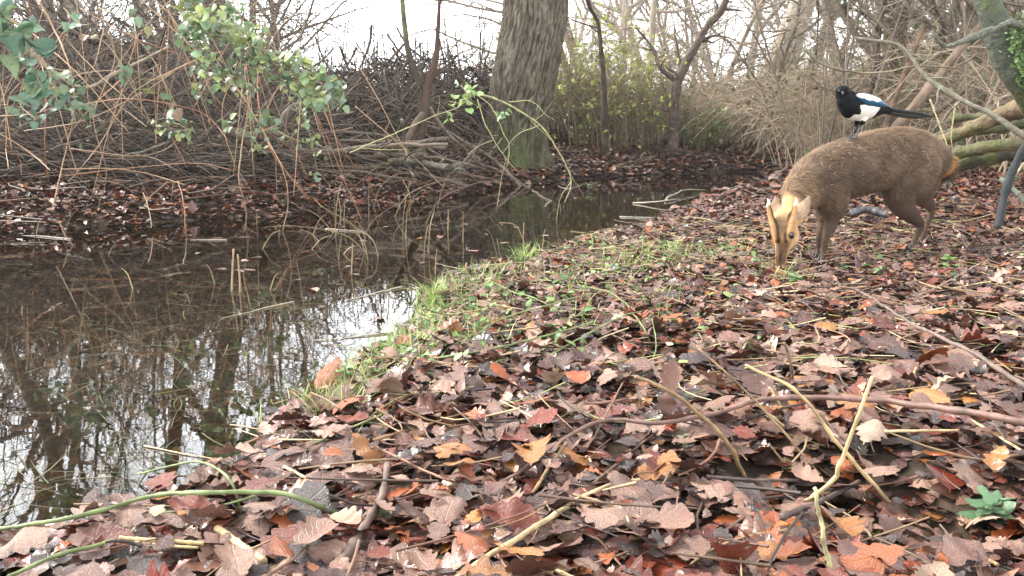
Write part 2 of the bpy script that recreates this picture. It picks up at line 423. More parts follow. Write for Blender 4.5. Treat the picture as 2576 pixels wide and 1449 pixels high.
def leaves_into(mb, tpl, pos, yaw, pitch, roll, L, col, rng, curl=0.6, flat=False):
    """vectorised: N curled leaves of one template"""
    xy, su, q = TPL[tpl]
    n, k = len(pos), len(xy)
    if n == 0: return
    x = xy[None, :, 0] * rng.uniform(0.8, 1.2, (n, 1)); y = np.repeat(xy[None, :, 1], n, 0)
    fold = rng.normal(0.06, 0.14, (n, 1)); b1 = rng.normal(-0.05, 0.34, (n, 1)) * curl; b2 = rng.normal(0.1, 0.6, (n, 1)) * curl; tw = rng.normal(0, 0.7, (n, 1)) * curl
    ph = rng.uniform(0, 6.28, (n, 2)); wv = rng.uniform(0.005, 0.035, (n, 1)) * (0.2 if flat else 1)
    z = fold * np.abs(x) + b1 * (y ** 2) + b2 * x * x * 2 + tw * x * y + wv * np.sin(9 * y + ph[:, :1]) * np.abs(su[None, :, 0]) + wv * np.sin(14 * y + 3 * x + ph[:, 1:]) * 0.7
    x = x * (1 - 0.25 * np.abs(b2).clip(0, 1.5) * np.abs(x) * 2)
    # strongly curled edges
    k2 = (rng.random((n, 1)) < 0.22) * rng.uniform(-1.0, 2.0, (n, 1)) * curl
    z = z + k2 * np.abs(x) ** 2 * 2.2
    v = np.stack([x, y, z], -1) * np.asarray(L)[:, None, None]
    cy, sy, cp, sp, cr_, sr = [f(a)[:, None] for a in (yaw, pitch, roll) for f in (np.cos, np.sin)]
    X_, Y_, Z_ = v[..., 0], v[..., 1], v[..., 2]
    X_, Z_ = X_ * cr_ + Z_ * sr, -X_ * sr + Z_ * cr_
    Y_, Z_ = Y_ * cp - Z_ * sp, Y_ * sp + Z_ * cp
    X_, Y_ = X_ * cy - Y_ * sy, X_ * sy + Y_ * cy
    v = np.stack([X_, Y_, Z_], -1) + np.asarray(pos)[:, None, :]
    qq = (q[None] + (np.arange(n) * k)[:, None, None]).reshape(-1, 4)
    cc = np.repeat(np.asarray(col)[:, None, :], k, 1)
    edge = 1 - 0.25 * (np.abs(su[None, :, 0:1]) ** 3) * rng.uniform(0, 1, (n, 1, 1))
    uv = np.concatenate([np.broadcast_to(su[None], (n, k, 2)), np.broadcast_to(rng.random((n, 1, 1)), (n, k, 1))], -1)
    mb.add(v.reshape(-1, 3), qq, c=(cc * edge).reshape(-1, 3), uv=uv)
LEAFCOL = np.array([(0.125, 0.056, 0.038), (0.180, 0.094, 0.064), (0.070, 0.028, 0.019), (0.27, 0.155, 0.108), (0.25, 0.065, 0.015), (0.14, 0.026, 0.010), (0.36, 0.245, 0.17), (0.045, 0.030, 0.026), (0.30, 0.12, 0.03)])
LEAFP = np.array([0.23, 0.22, 0.15, 0.16, 0.035, 0.07, 0.03, 0.09, 0.03])
LEAFNAME = ['mauve brown', 'pale brown', 'dark maroon', 'light tan brown', 'bright rusty orange', 'deep red brown', 'straw pale', 'blackish sodden', 'amber brown']
def leaf_cols(rng, n, p=LEAFP, var=0.22):
    k = rng.choice(len(LEAFCOL), n, p=p / p.sum())
    return LEAFCOL[k] * rng.uniform(1 - var, 1 + var, (n, 1)) * rng.uniform(0.93, 1.07, (n, 3)), k

rng = np.random.default_rng(11)
def scatter(area, dens, rng):
    (x0, x1, y0, y1) = area
    n = int((x1 - x0) * (y1 - y0) * dens)
    return rng.uniform(x0, x1, n), rng.uniform(y0, y1, n)
hero = []
mbf = MB()     # the matted lowest layer: flat, dark, half rotted
for (area, dens, Lm) in [((-2.2, 2.6, .55, 2.4), 1500, .05), ((-1.6, 3.4, 2.4, 4.6), 1300, .045), ((-.5, 6, 4.6, 7.5), 500, .05), ((-5.8, 2.8, 4.2, 9.0), 600, .06), ((-5.801, 4.5, 9.0, 13.0), 300, .09)]:
    x, y = scatter(area, dens, rng); px, py, f = proj(np.stack([x, y, 0 * x], -1)); fb = far_side(x, y) > -0.3
    ok = (shore_sd(x, y) > -0.015) & (np.abs(px - 1288) < 1700) & (y > .72) & (fb if area[0] < -5 else ~fb); x, y = x[ok], y[ok]; n = len(x)
    c_, _ = leaf_cols(rng, n, np.array([.2, .1, .3, .05, .05, .25, .02, .15, .05]), .4)
    leaves_into(mbf, 'oak_lo' if area[2] > 4 else 'ov_mid', np.stack([x, y, ground_z(x, y) + .002 + .006 * rng.random(n)], -1), rng.uniform(0, 6.28, n), rng.normal(0, .09, n), rng.normal(0, .09, n), rng.uniform(.4, 1.3, n) * Lm, c_ * .8, rng, .25)
mbs = MB()
bands = [((-2.2, 3.6, 0.55, 2.2), 1900, 'oak_mid', 0.056, 0.042), ((-1.6, 4.6, 2.2, 4.2), 2500, 'oak_mid', 0.040, 0.028), ((-0.5, 6.0, 4.2, 7.0), 1300, 'oak_lo', 0.048, 0.014),
         ((0.5, 9.5, 7.0, 14), 170, 'oak_lo', 0.10, 0.02), ((-5.8, 2.8, 4.2, 8.0), 1300, 'oak_lo', 0.055, 0.02), ((-7, 1, 8.0, 11.5), 300, 'oak_lo', 0.08, 0.03), ((-3, 4.5, 8.0, 14.5), 520, 'oak_lo', 0.07, 0.03)]
for (area, dens, tpl, Lm, lift) in bands:
    x, y = scatter(area, dens, rng)
    sd = shore_sd(x, y); px, py, f = proj(np.stack([x, y, np.zeros_like(x)], -1))
    far_bank = far_side(x, y) > -0.3
    ok = (sd > 0.0) & (np.abs(px - 1288) < 2600) & (y > 0.72)
    if area[0] < -5 or area[0] == -3: ok &= far_bank
    elif area[0] in (-2.2, -1.6, -0.5): ok &= ~far_bank
    # thinner at the very edge of the water and in muddy hollows
    ok &= rng.random(len(x)) < np.clip(0.45 + sd * 5, 0, 1)
    ok &= (fbm(x * 2.3, y * 2.3, 0, 21, 2) > -0.85) | far_bank
    x, y = x[ok], y[ok]
    z = ground_z(x, y)
    n = len(x)
    L = (0.32 + 1.25 * rng.random(n) ** 1.5) * Lm
    pos = np.stack([x, y, z + 0.004 + lift * rng.random(n) ** 2], -1)
    yaw = rng.uniform(0, 6.283, n); pit = rng.normal(0, 0.24, n); rol = rng.normal(0, 0.26, n)
    up = rng.random(n) < 0.07; pit = np.where(up, rng.normal(0, 0.55, n), pit)
    pos[:, 2] += np.where(up, L * 0.25 * np.abs(np.sin(pit)), 0)
    col, kk = leaf_cols(rng, n, LEAFP, 0.35)
    # orange and red leaves come in drifts
    dr = fbm(x * 1.3, y * 1.3, 0, 31, 2)
    warm = (dr > 0.35) & (rng.random(n) < 0.22)
    alt, k2 = leaf_cols(rng, n, np.array([0.1, 0.1, 0.1, 0.1, 0.45, 0.45, 0.05, 0, 0.25]))
    col = np.where(warm[:, None], alt, col); kk = np.where(warm, k2, kk)
    ishero = np.zeros(n, bool)
    if tpl == 'oak_mid' and area[2] < 1:
        px, py, f = proj(pos)
        vis = (px > -60) & (px < 2636) & (py < 1520) & (py > 0)
        score = np.where(vis, L / f * (pos[:, 2] - z + 0.02), -1)
        top = np.argsort(-score)[:300]
        ishero[top] = score[top] > 0
        for j in top: hero.append((pos[j], yaw[j], pit[j], rol[j], L[j], kk[j], px[j], py[j]))
    r = ~ishero
    leaves_into(mbs, tpl, pos[r], yaw[r], pit[r], rol[r], L[r], col[r], rng)
tag(mbf.build('matted_leaves', M['leaf']), 'dark rotted leaves matted together under the fresh ones', 'leaf litter', None, 'stuff')
tag(mbs.build('leaf_litter', M['leaf']), 'wet brown and russet oak leaves covering the banks', 'leaf litter', None, 'stuff')
# the nearest leaves, each an object of its own
heromesh = {}
for k in range(len(LEAFCOL)):
    for v in range(5):
        b_ = MB(); leaves_into(b_, 'oak_hi', np.zeros((1, 3)), np.zeros(1), np.zeros(1), np.zeros(1), np.ones(1), (LEAFCOL[k] * rng.uniform(0.85, 1.2))[None], rng)
        heromesh[(k, v)] = b_.mesh('oak_leaf', M['leaf'])
def side_words(px, py):
    a = 'at the bottom edge of the frame' if py > 1300 else ('among the foreground stalks' if px > 1750 else ('beside the water edge' if px < 1000 else 'in the middle of the near bank'))
    return a
for (p, yw, pi_, ro, L, k, px, py) in hero:
    o = bpy.data.objects.new('oak_leaf', heromesh[(k, rng.integers(5))])
    COL.objects.link(o)
    o.location = p; o.scale = (L, L, L)
    o.rotation_mode = 'ZYX' if False else 'XYZ'
    o.rotation_euler = (Matrix.Rotation(yw, 3, 'Z') @ Matrix.Rotation(pi_, 3, 'X') @ Matrix.Rotation(ro, 3, 'Y')).to_euler()
    w = side_words(px, py)
    tag(o, f'{LEAFNAME[k]} lobed oak leaf lying {w}', 'leaf', f'{LEAFNAME[k]} oak leaves {w}')
# sunken leaves on the pond bed and a few floating
mbs = MB()
x, y = scatter((-5, 4, 1.0, 9), 420, rng)
ok = (shore_sd(x, y) < -0.01); x, y = x[ok], y[ok]; n = len(x)
col, _ = leaf_cols(rng, n)
leaves_into(mbs, 'oak_lo', np.stack([x, y, ground_z(x, y) + 0.008], -1), rng.uniform(0, 6.28, n), rng.normal(0, .15, n), rng.normal(0, .15, n), rng.uniform(.03, .07, n), col * 1.0, rng)
tag(mbs.build('sunken_leaves', M['leaf']), 'dark leaves lying on the bed under the pond water', 'leaf litter', None, 'stuff')

# small twigs, stalks and crumbs among the leaves
def short_bits(name, label, n, area, Lr, rr, col, zup, mat, seed, side='near'):
    rg = np.random.default_rng(seed)
    x, y = rg.uniform(area[0], area[1], n), rg.uniform(area[2], area[3], n)
    ok = (shore_sd(x, y) > 0.0); fsd = far_side(x, y) > -0.3
    ok &= fsd if side == 'far' else ~fsd
    x, y = x[ok], y[ok]; n = len(x); z = ground_z(x, y)
    l = rg.uniform(*Lr, n); az = rg.uniform(0, 6.28, n); el = rg.normal(0, 0.12, n)
    d = np.stack([np.cos(az) * np.cos(el), np.sin(az) * np.cos(el), np.sin(el)], -1)
    s_ = np.linspace(-.5, .5, 5)
    bend = np.stack([-d[:, 1], d[:, 0], rg.normal(0, .4, n)], -1) * (rg.normal(0, .25, n) * l)[:, None]
    pth = np.stack([x, y, z + zup * rg.random(n) + 0.006], -1)[:, None] + d[:, None] * (l[:, None] * s_)[..., None] + bend[:, None] * (s_ ** 2 * 2)[None, :, None]
    R_ = (rg.uniform(*rr, n))[:, None] * np.linspace(1.1, .6, 5)[None]
    v, q = tube_arrays(pth, R_, 4)
    cc = np.asarray(col)[rg.integers(0, len(col), n)] * rg.uniform(.6, 1.3, (n, 1))
    mb_ = MB(); mb_.add(v, q, c=np.repeat(cc, 20, 0))
    return tag(mb_.build(name, mat), label, 'twigs', None, 'stuff')
short_bits('twig_litter', 'thin broken twigs strewn through the near leaf litter', 4200, (-2, 3.5, .7, 5), (.03, .22), (.0008, .0026), [(0.10, 0.065, 0.045), (0.30, 0.2, 0.11), (0.05, 0.035, 0.03), (0.17, 0.09, 0.06)], .035, M['stem'], 61)
short_bits('far_twig_litter', 'thin twigs strewn over the leaves of the far bank', 1500, (-6.5, 4.5, 4.6, 13), (.1, .7), (.002, .006), [(0.07, 0.05, 0.035), (0.2, 0.14, 0.09), (0.04, 0.03, 0.02)], .08, M['stem'], 62, 'far')

# thin mist in the air between the far trees
m = bpy.data.materials.new('air'); m.use_nodes = True; t = m.node_tree; t.nodes.remove(t.nodes['Principled BSDF'])
pv = N(t, 'ShaderNodeVolumePrincipled'); pv.inputs['Density'].default_value = 0.0016; pv.inputs['Color'].default_value = (0.93, 0.95, 0.96, 1); pv.inputs['Anisotropy'].default_value = 0.2
t.links.new(pv.outputs[0], t.nodes['Material Output'].inputs['Volume'])
mb = MB(); x0, x1, y0, y1, z0, z1 = -262, 262, -122, 302, -4, 24
mb.add([(x, y, z) for z in (z0, z1) for y in (y0, y1) for x in (x0, x1)], [(0, 2, 3, 1), (4, 5, 7, 6), (0, 1, 5, 4), (2, 6, 7, 3), (0, 4, 6, 2), (1, 3, 7, 5)])
tag(mb.build('haze', m, smooth=False), 'thin winter mist between the far trees', 'haze', None, 'stuff')

# ---------------------------------------------------------------- woody growth
def grow(rng, p0, d0, L, r0, lev, spec, out):
    """recursive branch; spec[lev] = (points, children, length ratio, wobble, lift)"""
    n, kids, lr, wob, lift = spec[lev]
    d = nrm(np.asarray(d0, float)); step = L / (n - 1)
    dirs = np.cumsum(rng.normal(0, wob, (n - 1, 3)), 0) + d
    dirs[:, 2] += lift * np.linspace(0, 1, n - 1)
    dirs = nrm(dirs)
    pts = np.concatenate([[p0], p0 + np.cumsum(dirs * step, 0)])
    tt = np.linspace(0, 1, n)
    rad = r0 * (1 - 0.78 * tt ** 1.1)
    out.setdefault(lev, []).append((pts, rad))
    if lev + 1 >= len(spec): return
    k = max(1, int(round(kids * rng.uniform(0.8, 1.2))))
    lo = 0.2 if lev == 0 else 0.15
    ts = lo + (1 - lo) * (np.arange(k) + rng.random(k)) / k
    for t in ts:
        i = min(int(t * (n - 1)), n - 2); f = t * (n - 1) - i
        p = pts[i] * (1 - f) + pts[i + 1] * f
        a = rng.normal(0, 1, 3); dd = dirs[i]
        side = nrm(a - (a @ dd) * dd)
        ang = rng.uniform(0.55, 1.15)
        nd = dd * math.cos(ang) + side * math.sin(ang)
        rr = (rad[i] * (1 - f) + rad[i + 1] * f) * rng.uniform(0.42, 0.68)
        grow(rng, p, nd, L * lr * rng.uniform(0.65, 1.25) * (1.15 - 0.55 * t), rr, lev + 1, spec, out)
def put_tubes(mb, lst, S, col, rng, var=0.25, cap=False):
    by = {}
    for pts, rad in lst: by.setdefault(len(pts), []).append((pts, rad))
    for n, l in by.items():
        A = np.array([a for a, _ in l]); R = np.array([r for _, r in l])
        v, q = tube_arrays(A, R, S, cap)
        per = len(v) // len(l)
        c = np.asarray(col)[None] * rng.uniform(1 - var, 1 + var, (len(l), 1)) if np.ndim(col) == 1 else np.asarray(col)
        mb.add(v, q, c=np.repeat(c, per, 0))
TREESPEC = {
    'wood': [(12, 15, 0.46, 0.10, 0.25), (8, 7, 0.5, 0.16, 0.35), (6, 7, 0.5, 0.2, 0.2), (5, 4, 0.5, 0.22, 0.1), (4, 0, 0, 0.25, 0)],
    'thorn': [(9, 12, 0.62, 0.16, 0.1), (7, 8, 0.55, 0.26, 0.15), (5, 8, 0.5, 0.3, 0.1), (4, 4, 0.5, 0.3, 0)]}
def make_tree(rng, name, label, H, r0, spec, col, mat, loc=(0, 0, 0), lean=(0, 0), group=None, cat='tree', low=0.38):
    out = {}
    grow(rng, np.zeros(3) - (0, 0, 0.15), np.array([lean[0], lean[1], 1.0]), H, r0, 0, spec, out)
    t = thing(name, label, cat, loc, 0, group)
    a = MB(); tr_ = out[0][0]
    rad = tr_[1] * (1 + 0.5 * np.exp(-np.linspace(0, 1, len(tr_[1])) * 22))
    put_tubes(a, [(tr_[0], rad)], 12, col, rng, 0.05); a.build('trunk', mat, t)
    b_ = MB()
    for lv, l in out.items():
        if lv == 0: continue
        put_tubes(b_, l, 6 if lv == 1 else (4 if lv == 2 else 3), col, rng, 0.25)
    b_.build('crown', mat, t)
    return t
def make_shrub(rng, name, label, n, H, spread, col, leafn=0, leafcol=(0.1, 0.14, 0.04), loc=(0, 0, 0), group=None, arch=0.8, twigs=6, leafL=0.05, r=0.006, cat='shrub', tpl='ov_lo', mat=None):
    A, B = [], []
    for i in range(n):
        az = rng.uniform(0, 6.283); h = H * rng.uniform(0.55, 1.1); sp = spread * rng.uniform(0.2, 1.1)
        b0 = np.array([rng.normal(0, spread * 0.33), rng.normal(0, spread * 0.33), -0.05])
        t = np.linspace(0, 1, 9)[:, None]
        dirh = np.array([math.cos(az), math.sin(az), 0])
        zz = h * np.sin(t * math.pi * rng.uniform(0.45, 0.45 + 0.42 * arch))
        pts = b0 + dirh * sp * t ** 1.2 + np.array([0, 0, 1]) * zz + np.cumsum(rng.normal(0, 0.045 * H, (9, 3)), 0) * t
        A.append((pts, r * rng.uniform(0.6, 1.5) * (1 - 0.75 * t[:, 0])))
        for k in range(twigs):
            j = rng.integers(2, 8); p = pts[j]
            d = nrm(rng.normal(0, 1, 3) + dirh * 0.3 + (0, 0, 0.1)); l = H * rng.uniform(0.15, 0.6)
            s = np.linspace(0, 1, 5)[:, None]
            q = p + d * l * s + np.cumsum(rng.normal(0, 0.03 * H * 0.6, (5, 3)), 0) * s
            B.append((q, r * 0.45 * rng.uniform(0.6, 1.3) * (1 - 0.7 * s[:, 0])))
    t_ = thing(name, label, cat, loc, 0, group)
    m_ = MB(); put_tubes(m_, A, 4, col, rng, 0.35); put_tubes(m_, B, 3, col, rng, 0.35)
    m_.build('stems', mat or M['twig'], t_)
    if leafn:
        allp = np.concatenate([p[2:] for p, _ in B])
        sel = allp[rng.integers(0, len(allp), leafn)] + rng.normal(0, 0.02, (leafn, 3))
        lc = np.asarray(leafcol)[None] * rng.uniform(0.6, 1.4, (leafn, 1)) * rng.uniform(0.9, 1.1, (leafn, 3))
        m_ = MB(); leaves_into(m_, tpl, sel, rng.uniform(0, 6.28, leafn), rng.normal(0, 0.7, leafn), rng.normal(0, 0.6, leafn), leafL * rng.uniform(0.6, 1.4, leafn), lc, rng)
        m_.build('foliage', M['green'], t_)
    return t_
def at_px(px, Y):
    x = (px - 1288) / FPX * Y * 1.0
    return (x, Y, gz(x, Y))
rng = np.random.default_rng(5)
DARK = (0.065, 0.047, 0.034); MID = (0.19, 0.155, 0.115); PALE = (0.38, 0.33, 0.27)  # palest tone has the haze of the far wood mixed into the bark

# background wood: five kinds of tree, copied
protos = []
for k in range(5):
    tr_ = make_tree(rng, 'woodland_tree', 'x', 9 + k, 0.085 + 0.014 * k, TREESPEC['wood'], (MID, PALE, (0.16, 0.13, 0.095), PALE, DARK)[k], M['bark'], lean=rng.normal(0, 0.16, 2))
    protos.append(tr_)
spots = [  # px, distance, kind, size, label
    (1548, 20, 1, 1.0, 'pale slim tree standing just right of the yellow green bush'),
    (1866, 17, 3, 1.9, 'thick pale grey tree trunk behind the middle of the thicket'),
    (1952, 19, 2, 1.1, 'slimmer grey trunk next to the thick pale trunk in the wood'),
    (2222, 12, 4, 0.85, 'dark upright tree rising behind the magpie'),
    (2262, 14.5, 0, 0.9, 'brown tree close behind the dark upright one near the magpie'),
    (2408, 13, 4, 0.9, 'dark tree behind the leaning poles on the right'),
    (2120, 18, 0, 1.0, 'brown tree in the wood directly above the magpie head'),
    (282, 12.5, 1, 1.0, 'pale tree trunk behind the brush pile below the top left corner'),
    (205, 11.5, 0, 0.85, 'brown tree behind the left end of the brush pile'),
    (505, 13.5, 4, 0.9, 'dark tree behind the leafy shoots on the left bank'),
    (615, 12.5, 4, 1.15, 'dark forked tree hidden behind the upper leafy shoots'),
    (655, 16, 0, 0.85, 'brown tree with fine twigs left of the open sky'),
    (-150, 11, 2, 0.9, 'grey brown tree at the left end of the far bank'), (-420, 10, 0, 1.0, 'brown tree beyond the left edge over the pond'),
    (1640, 26, 3, 1.0, 'pale distant tree in the gap above the pond end')]
free = list(range(5))
def place(px, Yd, k, s, label, group=None):
    global free
    o = protos[k] if k in free else copy_tree(protos[k])
    if k in free: free.remove(k)
    o.location = at_px(px, Yd); o.scale = (s, s, s); o.rotation_euler.z = rng.uniform(0, 6.28)
    o['label'] = label
    if group: o['group'] = group
    return o
for (px, Yd, k, s, lab) in spots: place(px, Yd, k, s, lab)
for i in range(38):
    px = rng.uniform(1380, 3000) if i % 4 else rng.uniform(-500, 620)
    if 740 < px < 1260: continue
    Yd = rng.uniform(19, 44)
    place(px, Yd, int(rng.integers(0, 4)), rng.uniform(0.8, 1.3), 'bare pale winter tree far back in the misty wood', 'distant bare trees of the wood')

# hawthorn-like small trees standing round the pond
thorns = [make_tree(rng, 'thorn_tree', 'x', 4.2 + 0.6 * k, 0.06 + 0.01 * k, TREESPEC['thorn'], (MID, (0.32, 0.26, 0.20), (0.09, 0.07, 0.05))[k], M['bark'], lean=(0.15, 0)) for k in range(3)]
tspots = [(1620, 14, 1), (1760, 15.5, 1), (1900, 13, 0), (2010, 14.5, 1), (2100, 11, 0), (2190, 9.5, 2), (2300, 10, 0), (2370, 8.5, 0), (2460, 9.5, 2), (2560, 8, 0), (2680, 9, 1), (2480, 12, 1), (1480, 15, 1), (2050, 19, 1), (1700, 20, 1), (1820, 22, 0), (2330, 16, 1),
          (110, 12.5, 2), (380, 13, 0), (590, 15, 0), (-160, 11.5, 2), (710, 15, 0), (210, 15, 1), (2800, 8, 0)]
for i, (px, Yd, k) in enumerate(tspots):
    o = thorns[k] if all(j[2] != k for j in tspots[:i]) else copy_tree(thorns[k])
    o.location = at_px(px, Yd); o.rotation_euler.z = rng.uniform(0, 6.28); s = rng.uniform(0.75, 1.1); o.scale = (s, s, s)
    if px > 1200: o['label'] = 'small twiggy thorn tree in the thicket beyond the pond end'; o['group'] = 'thorn trees in the thicket beyond the pond'
    else: o['label'] = 'small twiggy thorn tree behind the brush pile on the left bank'; o['group'] = 'thorn trees behind the brush pile'

# thicket shrubs and brambles
BR = (0.38, 0.29, 0.20)  # bramble tones lightened: haze beyond the pond put into the colour
sh = [make_shrub(rng, 'bramble_bush', 'x', 80, 0.95, 1.1, BR, 300, (0.13, 0.16, 0.05), arch=1.0, twigs=13, leafL=0.055),
      make_shrub(rng, 'bramble_bush', 'x', 85, 0.8, 1.25, (0.38, 0.30, 0.21), 200, (0.16, 0.17, 0.05), arch=1.1, twigs=13, leafL=0.05),
      make_shrub(rng, 'bramble_bush', 'x', 75, 1.1, 1.05, (0.27, 0.21, 0.145), 240, (0.09, 0.14, 0.05), arch=1.0, twigs=14, leafL=0.06)]
bspots = [(1430, 14.2, 0), (1520, 14.7, 1), (1590, 13.7, 0), (1660, 14.5, 1), (1740, 14.3, 0), (1830, 14.9, 1), (1900, 14.5, 2), (1980, 14.1, 1), (2050, 13.3, 0), (2120, 10.2, 1), (2190, 9.6, 0),
          (1480, 14.9, 2), (1570, 15.9, 2), (1700, 16.5, 2), (1800, 16.9, 2), (1870, 17.4, 0), (1960, 16.9, 2), (2080, 13.2, 2), (2160, 12.2, 2), (2260, 9.8, 2), (2340, 8.8, 0), (2430, 8.2, 2), (2530, 7.6, 0), (2640, 7.4, 2), (2290, 12.2, 0), (2420, 11.2, 2), (2550, 10.7, 0), (1370, 13.4, 2), (1290, 14.4, 2), (2700, 6.8, 1)]
for i, (px, Yd, k) in enumerate(bspots):
    o = sh[k] if all(j[2] != k for j in bspots[:i]) else copy_tree(sh[k])
    o.location = at_px(px, Yd); o.rotation_euler.z = rng.uniform(0, 6.28); s = rng.uniform(0.85, 1.15); o.scale = (s, s, s)
    o['label'] = 'tangled brown bramble bush with sparse small leaves beyond the pond'; o['group'] = 'bramble bushes of the thicket'
for (px, Yd, H, lab) in [(1500, 13.0, 1.6, 'yellow green leafy bush right of the big oak trunk'), (1590, 13.4, 1.3, 'lower yellow green bush beside the pale slim tree'), (1445, 13.2, 1.55, 'yellow green bush half hidden behind the big oak trunk')]:
    make_shrub(rng, 'leafy_bush', lab, 34, H, 0.75, (0.24, 0.19, 0.11), 620, (0.42, 0.47, 0.13), at_px(px, Yd), arch=0.5, twigs=12, leafL=0.07, cat='bush')
make_shrub(rng, 'leafy_bush', 'small bright green weedy bush at the foot of the thicket', 40, 0.55, 0.6, (0.15, 0.13, 0.06), 420, (0.16, 0.24, 0.06), at_px(1745, 13.4), arch=0.7, leafL=0.06, cat='bush')
# farther undergrowth that closes the view under the trees
m_ = MB(); A = []
for i in range(3600):
    px = rng.uniform(1250, 3100) if i % 5 else rng.uniform(-600, 700); Yd = rng.uniform(14, 34)
    x, y, z = at_px(px, Yd); l = rng.uniform(0.6, 2.6); s = np.linspace(0, 1, 6)[:, None]
    d = nrm(np.array([rng.normal(0, .6), rng.normal(0, .4), rng.uniform(0.1, 1)]))
    A.append((np.array([x, y, z + rng.uniform(0, 1.8) ** 1.3]) + d * l * s + np.array([rng.normal(0, .5), 0, -0.5]) * (s ** 2) * l * rng.random() + np.cumsum(rng.normal(0, .05, (6, 3)), 0) * s, rng.uniform(0.003, 0.008) * (1 - 0.7 * s[:, 0])))
put_tubes(m_, A, 3, (0.36, 0.30, 0.22), rng, 0.4)  # twig colour lightened to carry the haze of the deep wood
tag(m_.build('undergrowth', M['twig']), 'brown tangle of bare undergrowth deep in the wood', 'undergrowth', None, 'stuff')

# ---------------------------------------------------------------- the big oak
def big_oak():
    rg = np.random.default_rng(77)
    Yt = 10.5
    rows = [(-2600, 1440, 40), (-1500, 1400, 62), (-900, 1375, 72), (-400, 1362, 74), (0, 1346, 77), (100, 1334, 79), (200, 1317, 81), (280, 1303, 76), (340, 1294, 78), (385, 1288, 80), (415, 1290, 84), (440, 1290, 88), (475, 1290, 92)]
    c = np.array([P(cx, py, Yt) for py, cx, hw in rows]); r = np.array([hw / FPX * Yt for py, cx, hw in rows])
    base = gz(c[-1][0], Yt)
    nz, na = 620, 220
    path, rad = spline(c[::-1], nz, r[::-1])
    a = np.arange(na) / na * 2 * np.pi
    zz = path[:, 2] - base
    A_, Z_ = np.meshgrid(a, zz)
    R = np.repeat(rad[:, None], na, 1)
    flare = np.exp(-np.clip(Z_ + .12, 0, None) / 0.20)
    lob = 0.5 + 0.5 * np.cos(5 * A_ + 0.9 + 0.6 * np.sin(2 * A_))
    R = R * (1 + flare * (0.42 * lob - 0.10) + 0.06 * np.sin(3 * A_ + Z_ * 0.8) * np.exp(-Z_ / 2.5))
    # a hollow fold up the camera side between two buttresses
    R = R * (1 - 0.16 * np.exp(-((A_ - 4.45 - 0.1 * Z_) / 0.16) ** 2) * np.exp(-Z_ / 0.6))
    cx_, cy_ = np.cos(A_) * 3.2, np.sin(A_) * 3.2
    wob = fbm(cx_ * 1.0, cy_ * 1.0, Z_ * 1.2, 4, 2)
    rid = 1 - np.abs(fbm(cx_ * 5.5 + wob, cy_ * 5.5, Z_ * 6.5 + wob, 8, 3))
    fine = fbm(cx_ * 8, cy_ * 8, Z_ * 11, 14, 2)
    R = R + 0.034 * (rid - 0.75) + 0.012 * fine + 0.02 * wob
    v = np.stack([path[:, 0:1] + R * np.cos(A_), path[:, 1:2] + R * np.sin(A_), np.repeat(path[:, 2:3], na, 1)], -1)
    i = np.arange(nz - 1)[:, None] * na; j = np.arange(na)[None]; j2 = (j + 1) % na
    q = np.stack([i + j, i + j2, i + na + j2, i + na + j], -1).reshape(-1, 4)
    moss = np.clip(np.exp(-Z_ / 0.45) * (0.9 + 0.8 * fbm(cx_ * 1.3, cy_ * 1.3, Z_ * 3, 55, 2)), 0, 1)[..., None] * 0.8
    ridc = np.clip(rid, 0, 1)[..., None] ** 1.5
    colr = np.array([0.185, 0.155, 0.115]) * (0.25 + 0.95 * ridc ** 1.5) * (1 + 0.25 * fbm(cx_ * .8, cy_ * .8, Z_ * .7, 61, 2)[..., None])
    colr = colr * (1 - moss) + np.array([0.075, 0.09, 0.03]) * moss
    t_ = thing('oak_tree', 'massive old oak with ridged bark and mossy foot on the far bank', 'tree', (path[0, 0], path[0, 1], base))
    org = np.array(t_.location)
    m_ = MB(); m_.add(v.reshape(-1, 3) - org, q, c=colr.reshape(-1, 3)); m_.build('trunk', M['barkfine'], t_)
    out = {}
    for k in range(9):
        ii = int(nz * rg.uniform(0.36, 0.98)); az = rg.uniform(0, 6.28)
        grow(rg, path[ii] - org, (math.cos(az), math.sin(az), rg.uniform(0.2, 0.9)), rg.uniform(3.5, 6), rad[ii] * 0.42, 0, [(11, 7, 0.5, 0.14, 0.2), (8, 8, 0.5, 0.2, 0.2), (6, 6, 0.5, 0.22, 0.1), (4, 0, 0, 0.25, 0)], out)
    m_ = MB()
    for lv, l in out.items(): put_tubes(m_, l, 8 if lv == 0 else 4, (0.10, 0.08, 0.06), rg, 0.2)
    m_.build('crown', M['bark'], t_)
M['barkfine'] = attr_mat('oak_bark', 0.85, 0.2, 16, 0.4, 0.9, 55, stretch=(1, 1, 0.6), dist=0.02)
big_oak()

